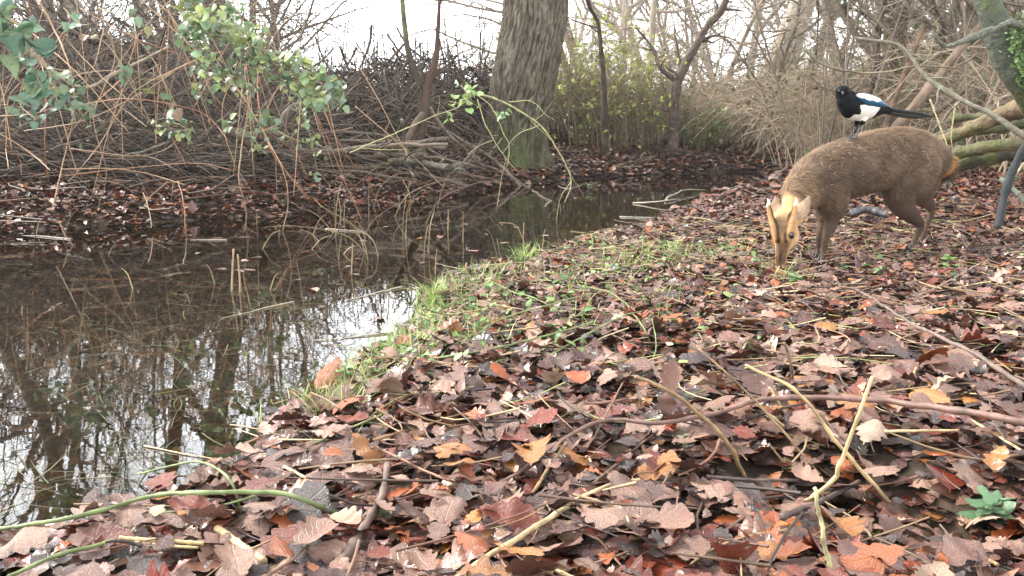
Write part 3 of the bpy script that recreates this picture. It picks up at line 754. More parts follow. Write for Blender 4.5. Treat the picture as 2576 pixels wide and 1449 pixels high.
# ---------------------------------------------------------------- stems given as photo positions with a distance
def stem_obj(name, pts, r0, r1, col, mat, label, cat, group=None, S=7, n=28, knots=True, twigs=0, parent=None, rng=rng, cap=True):
    """pts: (px, py, Y) or world triples; one bent, tapering, knobbly stick"""
    W_ = np.array([P(*p) for p in pts])
    path = spline(W_, n)
    rad = np.linspace(r0, r1, n)
    L = np.linalg.norm(W_[-1] - W_[0])
    path = path + np.cumsum(rng.normal(0, 1, (n, 3)), 0) * L * 0.0014
    if knots: rad = rad * ((1 + 0.13 * rng.random(n) + 0.3 * (rng.random(n) < 0.12)) if max(r0, r1) < .012 else (1 + 0.22 * fbm(np.linspace(0, 7, n) + rng.uniform(0, 99), np.zeros(n), 0, 3, 2)))
    org = path[0].copy() if path[0][2] < path[-1][2] else path[-1].copy()
    if max(r0, r1) > .015: S = 16; path2 = spline(path, 90); rad = np.interp(np.linspace(0, 1, 90), np.linspace(0, 1, n), rad); n_old, path, n = n, path2, 90
    m_ = MB(); v, q = tube_arrays(path, rad, S, cap)
    if S == 16:
        ctr = np.repeat(np.concatenate([path[:1], path, path[-1:]]) if cap else path, S, 0); dv = v - ctr
        ang = np.arctan2(dv[:, 2], dv[:, 0] + dv[:, 1]); al = np.repeat(np.arange(len(v) // S), S) * (L / 90)
        v = ctr + dv * (1 + .16 * fbm(ang * 3.0, al * 12, 0, 41, 3) + .10 * np.abs(fbm(ang * 6, al * 5, 0, 43, 2)))[:, None]
        m_.add(v, q, c=np.asarray(col) * (1 + .5 * fbm(ang * 3.0, al * 12, 0, 41, 3))[:, None])
    else: m_.add(v, q, c=np.asarray(col) * rng.uniform(0.85, 1.15))
    if twigs:
        T = nrm(np.gradient(path, axis=0)); B = []
        for k in range(twigs):
            i = int(rng.integers(n // 6, n - 2)); a = rng.normal(0, 1, 3); d = nrm(a - (a @ T[i]) * T[i] + T[i] * 0.9)
            l = L * rng.uniform(0.08, 0.25); s = np.linspace(0, 1, 6)[:, None]
            B.append((path[i] + d * l * s + np.cumsum(rng.normal(0, l * 0.05, (6, 3)), 0) * s, rad[i] * 0.5 * (1 - 0.7 * s[:, 0])))
        put_tubes(m_, B, 4, col, rng, 0.15)
    o = m_.build(name, mat, parent, origin=org)
    if parent is None: tag(o, label, cat, group)
    return o
TAN = (0.30, 0.20, 0.11); REDB = (0.20, 0.10, 0.07); GRN = (0.17, 0.22, 0.07); STRAW = (0.46, 0.34, 0.17); PURP = (0.13, 0.075, 0.06)

# dead double trunk on the far bank and single stems near it
t_ = thing('dead_tree', 'dead snag with a splintered orange brown top left of the big oak', 'tree', tuple(GG(1045, 402)))
def part(name, pts, r, col, mat, par, S=12, n=40, bumps=0.12, seed=1):
    rg = np.random.default_rng(seed)
    path, rad = spline(np.array([P(*p) for p in pts]), n, r)
    rad = rad * (1 + bumps * fbm(np.arange(n) * 0.35, np.zeros(n), 0, seed, 2))
    m_ = MB(); v, q = tube_arrays(path - np.array(par.location), rad, S, True); m_.add(v, q, c=col)
    return m_.build(name, mat, par)
part('trunk', [(1040, 412, 8.4), (1052, 360, 8.4), (1068, 280, 8.4), (1076, 215, 8.4), (1096, 150, 8.4), (1101, 90, 8.4), (1106, 0, 8.4), (1112, -60, 8.4)], [0.066, 0.054, 0.048, 0.044, 0.026, 0.020, 0.017, 0.003], (0.085, 0.055, 0.038), M['bark'], t_)
part('limb', [(1062, 300, 8.4), (1058, 225, 8.42), (1046, 185, 8.44), (1027, 130, 8.46), (1019, 74, 8.5), (1012, 0, 8.5), (1000, -160, 8.55), (1010, -420, 8.6)], [0.024, 0.030, 0.028, 0.026, 0.024, 0.021, 0.016, 0.006], (0.075, 0.055, 0.04), M['bark'], t_, seed=2)
part('limb', [(1070, 280, 8.4), (1040, 320, 8.3), (1015, 380, 8.2), (1005, 412, 8.15)], [0.03, 0.03, 0.026, 0.022], (0.13, 0.09, 0.06), M['log'], t_, seed=3)
for (pts, r0, r1, c, lab, tw) in [
    ([(1524, 385, 11.9), (1519, 207, 11.9), (1505, 67, 12), (1475, 0, 12), (1440, -160, 12)], .04, .015, DARK, 'thin dark crooked sapling right of the big oak', 6),
    ([(1694, 390, 13), (1697, 300, 13), (1701, 220, 13), (1721, 163, 13), (1773, 72, 13), (1817, 14, 13), (1850, -90, 13)], .075, .03, (0.12, 0.09, 0.07), 'dark contorted small tree leaning right above the thicket', 12),
    ([(1705, 210, 13), (1660, 170, 13), (1640, 120, 13.1), (1600, 70, 13.2)], .035, .01, (0.12, 0.09, 0.07), 'dark side stem leaning left from the contorted small tree', 8)]:
    o = stem_obj('sapling', pts, r0, r1, c, M['bark'], lab, 'tree', twigs=tw, S=9)

# ---------------------------------------------------------------- the brush pile
rg = np.random.default_rng(99)
def pile_top(px): return np.interp(px, [-600, 0, 300, 600, 760, 850, 950, 1100, 1230, 1300], [150, 120, 125, 165, 190, 195, 165, 150, 170, 260])
A, B, C3 = [], [], []
for i in range(11500):
    px = rg.uniform(-700, 1290); xw = None
    Yd = 5.8 + 8.2 * rg.random() ** 1.25
    if px < 700: Yd = rg.uniform(5.8, 10.4)
    x = (px - 1288) / FPX * Yd
    fs = float(far_side(x, Yd))
    if fs < (2.2 if px > 760 else .85) + rg.normal(0, .15) or fs > 6.2: continue
    zt = P(px, pile_top(px) + rg.normal(0, 14), Yd)[2]; zb = gz(x, Yd)
    f = rg.random() ** 0.8
    ramp = np.clip((fs - 0.2) / (4.6 if px > 700 else 3.3), 0.13, 1)
    z = zb + (zt - zb) * f * ramp
    if z < zb: continue
    s = np.linspace(-0.5, 0.5, 7)[:, None]
    if px < 820:
        d = nrm(np.array([1, rg.normal(0, .6), rg.normal(0, .20 + .55 * (rg.random() < .45))])); l = rg.uniform(0.3, 1.7)
    else:
        d = nrm(np.array([rg.normal(0, 1), rg.normal(0, .6), rg.normal(0.15, .8)])); l = rg.uniform(0.3, 1.1)
    pts = np.array([x, Yd, z]) + d * l * s + np.array([0, rg.normal(0, .25), rg.normal(-.05, .34)]) * (s ** 2) * l * 2 + np.cumsum(rg.normal(0, .014, (7, 3)), 0)
    r = (0.0026 + 0.009 * rg.random() ** 3.5) * (Yd / 7.5)
    C3.append((pts, r * np.linspace(1.2, 0.4, 7)))
m_ = MB(); put_tubes(m_, C3, 4, (0.085, 0.062, 0.046), rg, 0.95)
pp_ = np.array([c_[0][rg.integers(0, 7)] for c_ in C3 if rg.random() < .16]); pp_ = pp_ + rg.normal(0, .03, pp_.shape) + np.array([0, -.05, .02]); n_ = len(pp_)
m2_ = MB(); leaves_into(m2_, 'ov_lo', pp_, rg.uniform(0, 6.28, n_), rg.normal(0, .8, n_), rg.normal(0, .7, n_), rg.uniform(.025, .06, n_), np.array([(0.10, 0.16, 0.07), (0.15, 0.075, 0.04), (0.20, 0.12, 0.07), (0.13, 0.20, 0.09), (0.08, 0.05, 0.03)])[rg.integers(0, 5, n_)] * rg.uniform(.6, 1.3, (n_, 1)), rg)
tag(m2_.build('caught_leaves', M['green']), 'small green and dead leaves caught all over the brush pile', 'leaves', None, 'stuff')
tag(m_.build('brushwood', M['twig']), 'dense dark heap of cut twigs piled along the far bank', 'brushwood', None, 'stuff')
for i in range(105):
    px = rg.uniform(-300, 1230); Yd = rg.uniform(5.8, 9.5); x = (px - 1288) / FPX * Yd
    fs = float(far_side(x, Yd))
    if fs < 0.8: Yd += 1.1 - fs; x = (px - 1288) / FPX * Yd
    fs = float(far_side(x, Yd)); zb = gz(x, Yd); zt = max(P(px, pile_top(px) + 60, Yd)[2], zb + .05)
    z = zb + 0.03 + (zt - zb) * rg.random() * np.clip((fs - 0.2) / 4, 0.05, 0.9)
    lowp = z - zb < 0.2
    d = nrm(np.array([1, rg.normal(0, .35), rg.normal(0, .06 if lowp else .3)])) if px < 850 else nrm(np.array([rg.normal(0, 1), rg.normal(0, .5), rg.normal(0, .15 if lowp else .7)]))
    l = rg.uniform(0.7, 2.3) if px < 850 else rg.uniform(0.5, 1.4); r = rg.uniform(0.009, 0.026)
    n = 18; s = np.linspace(-.5, .5, n)[:, None]
    path = np.array([x, Yd, z]) + d * l * s + np.array([0, rg.normal(0, .12), rg.normal(0, .12)]) * s ** 2 * l * 2 + np.cumsum(rg.normal(0, .008, (n, 3)), 0)
    rad = np.linspace(r, r * 0.5, n) * (1 + 0.15 * rg.random(n))
    m_ = MB(); v, q = tube_arrays(path, rad, 7, True); m_.add(v, q, c=np.array((0.095, 0.072, 0.054)) * rg.uniform(0.5, 2.2))
    bb = []
    for k in range(int(rg.integers(3, 8))):
        ii = int(rg.integers(3, n - 1)); dd = nrm(d * rg.choice([-.3, 1]) + rg.normal(0, .7, 3)); ll = rg.uniform(.15, .55); ss = np.linspace(0, 1, 6)[:, None]
        bb.append((path[ii] + dd * ll * ss + np.cumsum(rg.normal(0, .02, (6, 3)), 0) * ss, rad[ii] * .45 * (1 - .7 * ss[:, 0])))
    put_tubes(m_, bb, 4, np.array((0.085, 0.062, 0.046)), rg, .4)
    o = m_.build('fallen_branch', M['log'] if i % 3 == 0 else M['twig'], origin=path[0])
    if px < 850: tag(o, 'dark dead branch lying in the left part of the brush pile', 'branch', 'dead branches in the left part of the brush pile')
    else: tag(o, 'dark dead branch caught in the brush between the leafy shoots and the oak', 'branch', 'dead branches beside the oak')
A_ = []
for i in range(620):
    px = rg.uniform(-150, 760); Yd = rg.uniform(7, 10.5); y0 = rg.uniform(-120, 210); p0 = P(px, y0, Yd); l = rg.uniform(.5, 1.8); s = np.linspace(-.5, .5, 8)[:, None]; d = nrm(np.array([rg.normal(0, 1), rg.normal(0, .5), rg.normal(0, .6)]))
    A_.append((p0 + d * l * s - np.array([0, 0, rg.uniform(.1, .9)]) * l * s ** 2 + np.cumsum(rg.normal(0, .015, (8, 3)), 0), rg.uniform(.002, .0055) * np.linspace(1, .5, 8)))
m_ = MB(); put_tubes(m_, A_, 4, (0.11, 0.085, 0.06), rg, .6)
tag(m_.build('twig_tangle', M['twig']), 'fine tangle of bare shoots over the left end of the brush pile', 'brushwood', None, 'stuff')
# upright twigs sticking out of the heap against the sky
for i, px in enumerate(np.linspace(470, 1240, 44)):
    px = px + rg.normal(0, 10); Yd = rg.uniform(11, 13.5); top = pile_top(px) - rg.uniform(30, 210) * (1.3 if px < 850 or px > 1100 else 0.8); lx = rg.normal(0, 40)
    stem_obj('bare_shoot', [(px, pile_top(px) + 130, Yd), (px + lx * .4, pile_top(px) + 20, Yd), (px + lx, top, Yd)], .013, .004, DARK, M['twig'], 'thin dark shoot standing up out of the brush against the sky', 'shoot', 'bare shoots above the brush pile', S=4, n=14, twigs=int(rg.integers(4, 10)), rng=rg)

def onb(px, py, lift=.03): return (px, py, float(GG(px, py, lift)[1]))
# mossy log and sticks on the far bank
stem_obj('mossy_log', [onb(826, 394, .12), onb(905, 418, .06), onb(992, 462)], .034, .028, (0.06, 0.062, 0.025), M['log'], 'short mossy green log slanting down the leafy far bank', 'log', S=12, twigs=2)
for (pts, r0, r1, c, lab) in [
    ([onb(640, 500), onb(700, 512), onb(760, 506), onb(860, 508)], .022, .012, DARK, 'dark branch lying along the water edge of the far bank'),
    ([(560, 318, 6.2), (640, 372, 6.1), onb(688, 440, .05), onb(742, 492)], .032, .02, DARK, 'thick dark bough running down from the brush to the far shore'),
    ([(790, 270, 6.6), (735, 275, 6.4), (690, 330, 6.3), (600, 345, 6.2)], .036, .028, (0.09, 0.07, 0.055), 'grey bent bough hooked over the brush below the leafy shoots'),
    ([(0, 60, 6.4), (180, 215, 6.3), (300, 180, 6.3), (420, 120, 6.3)], .018, .010, (0.2, 0.17, 0.12), 'pale lichened branch crossing the brush at upper left'),
    ([onb(1262, 462), onb(1215, 450), onb(1150, 432)], .02, .01, (0.16, 0.11, 0.08), 'brown stick lying on leaves in front of the oak'),
    ([onb(1130, 425), onb(1060, 412, .06), onb(985, 410, .06)], .03, .02, (0.05, 0.04, 0.03), 'rotten dark log lying behind the mossy one'),
    ([(1010, 300, 7.2), (1020, 380, 7.4), onb(1036, 440)], .014, .012, (0.15, 0.12, 0.09), 'grey stake leaning down in front of the dead snag')]:
    stem_obj('fallen_bough', pts, r0, r1, c, M['log'], lab, 'branch', twigs=3, S=9)

# right-hand side: mossy tree, leaning poles, logs, lichened branch
t_ = thing('leaning_tree', 'dark leaning tree trunk with green moss at the upper right edge', 'tree', tuple(at_px(2760, 4.6)))
part('trunk', [(2760, 420, 4.6), (2650, 330, 4.5), (2570, 215, 4.4), (2528, 140, 4.4), (2508, 70, 4.4), (2480, -10, 4.4), (2440, -180, 4.5), (2350, -600, 4.8)], [.085, .075, .066, .06, .058, .055, .05, .03], (0.075, 0.085, 0.06), M['log'], t_, S=16, n=60)
part('limb', [(2580, 72, 4.3), (2540, 58, 4.2), (2502, 72, 4.0), (2420, 105, 3.8), (2373, 115, 3.7), (2344, 77, 3.7)], [.02, .018, .016, .012, .010, .006], (0.10, 0.10, 0.08), M['lichen'], t_, S=8, bumps=.3)
rg = np.random.default_rng(4)
mp_ = []
mossn = 1100
mpts = spline(np.array([P(*p) for p in [(2590, 240, 4.36), (2560, 180, 4.34), (2545, 120, 4.34), (2530, 60, 4.34)]]), mossn) + rg.normal(0, .022, (mossn, 3)) + np.array([.02, -.05, 0])
m_ = MB(); leaves_into(m_, 'ov_lo', mpts - np.array(t_.location), rg.uniform(0, 6.28, mossn), rg.normal(0, .8, mossn), rg.normal(0, .8, mossn), rg.uniform(.012, .03, mossn), np.array((0.16, 0.26, 0.09)) * rg.uniform(.6, 1.4, (mossn, 1)), rg)
tag(m_.build('moss', M['green'], t_), kind='stuff')
for (pts, r0, r1, c, mt, lab, tw) in [
    ([(2150, 96, 3.7), (2267, 120, 3.6), (2325, 192, 3.5), (2396, 244, 3.4), (2483, 288, 3.3), (2580, 350, 3.2), (2640, 395, 3.15)], .006, .013, (0.13, 0.115, 0.085), 'lichen', 'pale lichened branch slanting down right above the deer rump', 6),
    ([(2023, 125, 5), (2071, 163, 5), (2157, 182, 5), (2233, 182, 4.9), (2305, 168, 4.8), (2420, 172, 4.8)], .006, .004, (0.17, 0.14, 0.09), 'twig', 'thin arched twig crossing above the magpie', 3),
    ([(2240, 345, 6.0), (2349, 211, 6.1), (2444, 91, 6.3), (2500, 20, 6.4), (2560, -80, 6.5)], .03, .02, (0.14, 0.10, 0.07), 'bark', 'thick brown pole leaning right behind the magpie tail', 5),
    ([(2225, 325, 6.6), (2262, 230, 6.7), (2300, 140, 6.8), (2330, 60, 6.9)], .022, .014, (0.11, 0.07, 0.045), 'bark', 'dark brown pole leaning behind the magpie', 3),
    ([(2330, 300, 6.9), (2420, 235, 7), (2520, 120, 7.2), (2600, 40, 7.3)], .02, .012, (0.12, 0.09, 0.06), 'bark', 'thin brown pole leaning right below the lichened branch', 4),
    ([(2150, 330, 7.5), (2200, 190, 8.4), (2215, 60, 8.5), (2240, -60, 8.6)], .022, .016, DARK, 'bark', 'dark slim pole behind the magpie back', 6),
    ([(2368, 357, 4.9), (2444, 322, 4.8), (2520, 292, 4.7), (2620, 245, 4.6)], .030, .045, (0.15, 0.105, 0.06), 'log', 'cut brown log sloping up right behind the deer rump', 0),
    ([(2400, 388, 4.6), (2480, 372, 4.5), (2600, 358, 4.4)], .030, .032, (0.10, 0.085, 0.045), 'log', 'long mossy log lying behind the deer rump', 0),
    ([(2350, 352, 5.4), (2430, 330, 5.4), (2600, 300, 5.4)], .035, .04, (0.09, 0.09, 0.045), 'log', 'dark mossy log at the back of the log heap', 0),
    ([(2405, 410, 4.7), (2500, 392, 4.7), (2620, 380, 4.7)], .04, .045, (0.06, 0.05, 0.035), 'log', 'dark wet log at the bottom of the log heap', 0),
    ([(2390, 300, 5.6), (2480, 295, 5.6), (2620, 325, 5.6)], .022, .028, (0.09, 0.09, 0.04), 'log', 'slim green mossed log above the heap', 0),
    ([(2590, 350, 2.9), (2560, 405, 2.9), (2530, 480, 2.88), (2510, 575, 2.86)], .012, .014, (0.04, 0.045, 0.045), 'bark', 'blue grey pole leaning at the right edge', 0),
    ([(2517, 450, 3.4), (2555, 480, 3.35), (2590, 520, 3.3)], .010, .008, (0.12, 0.12, 0.10), 'lichen', 'short grey branch across the foot of the blue grey pole', 2),
    ([(2140, 538, 4.6), (2180, 528, 4.6), (2230, 540, 4.55)], .020, .018, (0.07, 0.065, 0.065), 'wetstick', 'grey piece of wood lying on leaves under the deer belly', 0),
    ([(2340, 250, 3.9), (2370, 330, 3.85), (2395, 402, 3.8)], .003, .0015, (0.35, 0.3, 0.15), 'stem', 'thin pale shoot hanging in front of the logs', 3),
    ([(2405, 260, 3.7), (2395, 340, 3.7), (2402, 400, 3.7)], .003, .0015, (0.35, 0.33, 0.15), 'stem', 'thin yellowish shoot hanging beside the deer tail', 3)]:
    stem_obj('leaning_pole' if 'pole' in lab else ('log' if ' log ' in lab else 'branch'), pts, r0, r1, c, M[mt], lab, 'pole' if 'pole' in lab else ('log' if ' log ' in lab else 'branch'), twigs=tw, S=10)
rg = np.random.default_rng(41)
for i in range(34):   # thin poles and shoots filling the right-hand thicket
    px = rg.uniform(2040, 2640); Yd = rg.uniform(6.2, 10.5); lean = rg.normal(70, 110); x0, y0, z0 = at_px(px, Yd)
    yb = 330 + (0.55 - z0) / Yd * FPX
    stem_obj('slim_pole', [(px, yb + 5, Yd), (px + lean * .35, yb - 170, Yd), (px + lean, -30, Yd + .3), (px + lean * 1.5, -260, Yd + .3)], rg.uniform(.008, .018), .004, np.array((0.13, 0.10, 0.075)) * rg.uniform(.6, 1.5), M['twig'], 'slim bare hazel pole in the thicket behind the deer', 'pole', 'slim poles behind the deer', S=6, n=20, twigs=int(rg.integers(8, 16)), rng=rg)

# ---------------------------------------------------------------- animals
def loft(path, hh, hw, lat, nsec=24, S=28, sq=2.0):
    """elliptical loft: hh along the local up, hw along lat; rounded ends"""
    path = np.asarray(path, float)
    k = len(path)
    pr = np.concatenate([path, np.asarray(hh)[:, None], np.asarray(hw)[:, None]], 1)
    e = np.concatenate([[2 * pr[0] - pr[1]], pr, [2 * pr[-1] - pr[-2]]])
    d = np.linalg.norm(np.diff(path, axis=0), axis=1); cum = np.concatenate([[0], np.cumsum(d)])
    s = np.linspace(0, cum[-1], nsec); i = np.clip(np.searchsorted(cum, s, side='right') - 1, 0, k - 2); t = ((s - cum[i]) / d[i])[:, None]
    p0, p1, p2, p3 = e[i], e[i + 1], e[i + 2], e[i + 3]
    q = 0.5 * ((2 * p1) + (-p0 + p2) * t + (2 * p0 - 5 * p1 + 4 * p2 - p3) * t ** 2 + (-p0 + 3 * p1 - 3 * p2 + p3) * t ** 3)
    C_, H_, W_ = q[:, :3], np.maximum(q[:, 3], .002), np.maximum(q[:, 4], .002)
    T = nrm(np.gradient(C_, axis=0))
    # round caps
    def cap(c, tdir, h, w, sign):
        out = []
        for a in (0.35, 0.7, 1.0, 1.25, 1.45):
            out.append((c + sign * tdir * math.sin(a) * min(h, w) * 0.9, h * math.cos(a), w * math.cos(a), tdir))
        return out
    rows = [r for r in reversed(cap(C_[0], T[0], H_[0], W_[0], -1))] + [(C_[j], H_[j], W_[j], T[j]) for j in range(nsec)] + cap(C_[-1], T[-1], H_[-1], W_[-1], 1)
    C_, H_, W_, T = np.array([r[0] for r in rows]), np.array([r[1] for r in rows]), np.array([r[2] for r in rows]), np.array([r[3] for r in rows])
    lat = np.asarray(lat, float)
    lat = nrm(lat[None] - (T @ lat)[:, None] * T)
    U = nrm(np.cross(lat, T))
    a = np.arange(S) / S * 2 * math.pi
    v = C_[:, None] + U[:, None] * (H_[:, None] * np.cos(a))[..., None] + lat[:, None] * (W_[:, None] * np.sin(a))[..., None]
    n = len(rows); i = np.arange(n - 1)[:, None] * S; j = np.arange(S)[None]; j2 = (j + 1) % S
    f = np.stack([i + j, i + j2, i + S + j2, i + S + j], -1).reshape(-1, 4)
    v = v.reshape(-1, 3)
    v = np.concatenate([v, [C_[0] + 0 * T[0]], [C_[-1]]])
    tri = np.concatenate([np.stack([np.full(S, n * S), (np.arange(S) + 1) % S, np.arange(S)], 1), np.stack([np.full(S, n * S + 1), (n - 1) * S + np.arange(S), (n - 1) * S + (np.arange(S) + 1) % S], 1)])
    return v, f, tri
def ball(c, r, n=10):
    a = np.linspace(0, math.pi, n); b_ = np.arange(2 * n) / (2 * n) * 2 * math.pi
    A_, B_ = np.meshgrid(a, b_, indexing='ij')
    v = np.asarray(c) + np.asarray(r) * np.stack([np.sin(A_) * np.cos(B_), np.sin(A_) * np.sin(B_), np.cos(A_)], -1).reshape(-1, 3)
    S = 2 * n; i = np.arange(n - 1)[:, None] * S; j = np.arange(S)[None]; j2 = (j + 1) % S
    return v, np.stack([i + j, i + S + j, i + S + j2, i + j2], -1).reshape(-1, 4)
def fused(pieces, voxel, smooth=6):
    """one continuous skin round all the pieces: voxel remesh, then smoothing; returns verts, quads, normals"""
    m_ = MB()
    for p in pieces: m_.add(p[0], p[1], p[2] if len(p) > 2 else None)
    me = m_.mesh('tmp', None)
    o = bpy.data.objects.new('tmp', me); COL.objects.link(o)
    r = o.modifiers.new('r', 'REMESH'); r.mode = 'VOXEL'; r.voxel_size = voxel
    s_ = o.modifiers.new('s', 'SMOOTH'); s_.iterations = smooth; s_.factor = 0.5
    dg = bpy.context.evaluated_depsgraph_get(); dg.update()
    ev = o.evaluated_get(dg).to_mesh()
    v = np.zeros(len(ev.vertices) * 3); ev.vertices.foreach_get('co', v); v = v.reshape(-1, 3)
    nn = np.zeros(len(ev.vertices) * 3); ev.vertices.foreach_get('normal', nn); nn = nn.reshape(-1, 3)
    f4 = np.array([p.vertices[:] for p in ev.polygons if len(p.vertices) == 4]).reshape(-1, 4)
    f3 = np.array([p.vertices[:] for p in ev.polygons if len(p.vertices) == 3]).reshape(-1, 3)
    o.evaluated_get(dg).to_mesh_clear()
    bpy.data.objects.remove(o); bpy.data.meshes.remove(me)
    return v, f4, f3, nn
def segd(v, a, b):
    a, b = np.asarray(a), np.asarray(b); d = b - a
    t = np.clip(((v - a) @ d) / (d @ d), 0, 1)
    return np.linalg.norm(v - a - t[:, None] * d, axis=1), t
def linked(o): return o
M['fur'] = attr_mat('deer_fur', 0.75, 0.15, 120, 0.25, 0)
M['skin'] = attr_mat('deer_undercoat', 0.85, 0.15, 70, 0.35, 0.6, 150, dist=0.004)
M['horn'] = attr_mat('horn', 0.4, 0.5, 60, 0.2, 0.2, 80)
M['eye'] = attr_mat('wet_eye', 0.05, 0.8, 10, 0.0, 0)
M['feather'] = attr_mat('feather', 0.7, 0.12, 60, 0.15, 0.5, 130, stretch=(1, 1, 3), dist=0.002)
M['gloss'] = attr_mat('glossy_feather', 0.38, 0.4, 60, 0.3, 0.5, 110, dist=0.002)

def build_deer():
    rg = np.random.default_rng(8)
    Wd = lambda px, py, Y: P(px, py, Y)
    spine = [(2376, 418, 3.72, .060, .045), (2356, 410, 3.71, .085, .075), (2320, 405, 3.69, .118, .10), (2275, 405, 3.65, .138, .115), (2220, 406, 3.59, .131, .115), (2160, 419, 3.53, .127, .113),
             (2100, 438, 3.46, .122, .115), (2055, 455, 3.40, .108, .098), (2024, 474, 3.35, .090, .078), (2002, 498, 3.29, .072, .060), (1990, 526, 3.235, .056, .048), (1984, 552, 3.20, .045, .042)]
    sp = np.array([Wd(*q[:3]) for q in spine])
    fwd = nrm((sp[6] - sp[2]) * (1, 1, 0)); lat = np.array([fwd[1], -fwd[0], 0.0])
    if lat[1] > 0: lat = -lat                                  # towards the camera
    sp = sp + np.array([[0, 0, (.006 if q[0] > 2040 else 0)] for q in spine])
    pcs = [loft(sp, [max(q[3] - (.013 if q[0] > 2040 else .009), .03) for q in spine], [max(q[4] - .016, .03) for q in spine], lat, 40)]
    b_ = math.radians(24); hl = np.array([math.cos(b_), -math.sin(b_), 0.0]); fn = np.array([-math.sin(b_), -math.cos(b_), 0.0])
    # head: from poll to nose; hh is the front-back depth, hw the sideways half width
    nose = Wd(1961, 668, 3.165)
    hp = [(1984, 538, 3.215, .036, .034), (1975, 556, 3.185, .043, .042), (1973, 585, 3.172, .045, .043), (1971, 612, 3.17, .037, .032), (1967, 636, 3.167, .029, .023), (1964, 655, 3.165, .023, .019), (1962, 668, 3.163, .017, .016)]
    hpt = np.array([Wd(*q[:3]) for q in hp])
    pcs.append(loft(hpt, [q[3] for q in hp], [q[4] for q in hp], hl, 24))
    # cheeks and jaw
    for s_ in (-1, 1):
        pcs.append(ball(hpt[2] + hl * s_ * .022 - fn * .024 - np.array([0, 0, .014]), (.030, .027, .046)))
        pcs.append(ball(hpt[2] + hl * s_ * .036 + fn * .012 + np.array([0, 0, .004]), (.012, .012, .014)))     # brow
    pcs.append(loft(np.array([hpt[2] - fn * .035, hpt[4] - fn * .02, hpt[5] - fn * .016]), [.028, .018, .010], [.030, .018, .012], hl, 12))
    # pedicles that rise from the brow and carry the antlers
    ped = []
    for pts in ([(1954, 606, 3.14), (1946, 572, 3.15), (1938, 540, 3.165), (1933, 516, 3.17)], [(1980, 606, 3.12), (1988, 572, 3.13), (1997, 540, 3.145), (2001, 516, 3.15)]):
        w_ = np.array([Wd(*q) for q in pts]); ped.append(w_)
        pcs.append(loft(w_, [.010, .012, .012, .010], [.010, .012, .012, .009], hl, 12, 14))
    # legs: (px, py, Y, radius); the last point is put on the ground
    legs = {}
    def leg(key, pts):
        w_ = np.array([Wd(*q[:3]) for q in pts]); r = np.array([q[3] for q in pts])
        w_[-1, 2] = gz(w_[-1, 0], w_[-1, 1]) + .022
        # fetlock stands just above the hoof
        r = r * np.interp(np.arange(len(r)), [0, 2, 3], [1, .96, .88]); legs[key] = (w_, r)
        pcs.append(loft(w_, r * 1.0, r * 0.86, lat, 30, 18))
    leg('fore_near', [(2085, 470, 3.39, .078), (2092, 520, 3.385, .056), (2092, 552, 3.385, .034), (2080, 590, 3.36, .020), (2076, 606, 3.36, .0185), (2072, 632, 3.36, .0125), (2069, 648, 3.35, .014), (2066, 658, 3.34, .013)])
    leg('fore_far', [(2075, 480, 3.52, .062), (2078, 530, 3.52, .044), (2074, 560, 3.52, .03), (2062, 590, 3.50, .018), (2060, 602, 3.50, .017), (2058, 625, 3.50, .012), (2056, 638, 3.49, .0135), (2053, 646, 3.48, .012)])
    leg('hind_near', [(2300, 415, 3.64, .105), (2272, 470, 3.60, .092), (2268, 510, 3.59, .060), (2292, 540, 3.62, .036), (2314, 562, 3.65, .023), (2311, 582, 3.645, .018), (2300, 606, 3.635, .014), (2293, 620, 3.625, .0155), (2287, 632, 3.61, .013)])
    leg('hind_far', [(2330, 430, 3.80, .085), (2316, 475, 3.80, .062), (2324, 500, 3.82, .040), (2342, 518, 3.85, .025), (2341, 540, 3.85, .018), (2330, 570, 3.84, .014), (2324, 590, 3.83, .015), (2318, 600, 3.82, .013)])
    # tail
    tail = np.array([Wd(2386, 402, 3.73), Wd(2391, 430, 3.74), Wd(2380, 458, 3.74)])
    pcs.append(loft(tail, [.022, .020, .010], [.026, .024, .012], lat, 10, 14))
    # ears, thin leaves with a hollow
    ears = [(Wd(2006, 560, 3.175), Wd(2022, 522, 3.19), Wd(2037, 492, 3.20), .026), (Wd(1952, 545, 3.21), Wd(1950, 520, 3.225), Wd(1952, 492, 3.23), .022)]
    for a, m2, c, w in ears:
        pcs.append(loft(np.array([a, (a + m2) / 2, m2, (m2 + c) / 2, c]), [.010, .009, .007, .006, .003], [w * .6, w, w, w * .7, .004], hl, 14, 16))
    v, f4, f3, nn = fused(pcs, 0.0062, 5)
    # hollow the ears a little on the camera side
    base = np.array([0.100, 0.067, 0.044])
    n = len(v)
    body_n = fbm(v[:, 0] * 14, v[:, 1] * 14, v[:, 2] * 20, 3, 3)
    big_n = fbm(v[:, 0] * 5, v[:, 1] * 5, v[:, 2] * 7, 33, 2)
    c = np.repeat(base[None], n, 0) * (1 + 0.28 * body_n + 0.35 * big_n)[:, None] * np.array([1.0, 1.0, 1.0])
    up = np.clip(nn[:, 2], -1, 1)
    c = c * (1 + 0.55 * np.clip(up, 0, 1))[:, None]  # upward-facing coat lightened: light on the back painted into the colour
    # belly and legs darker, shanks grey brown
    dl = np.full(n, 9.0)
    for k, (w_, r) in legs.items():
        for i in range(2, len(w_) - 1):
            d, _ = segd(v, w_[i], w_[i + 1]); dl = np.minimum(dl, d - r[i])
    lg = (1 - sstep(0.0, .02, dl))[:, None]; c = c * (1 - lg) + np.array([0.085, 0.055, 0.038]) * lg * (1 + .2 * body_n)[:, None]
    # warm rump edge and pale underside of the tail
    d, t_ = segd(v, Wd(2388, 385, 3.72), Wd(2352, 490, 3.70)); k = (1 - sstep(.018, .042, d))[:, None]
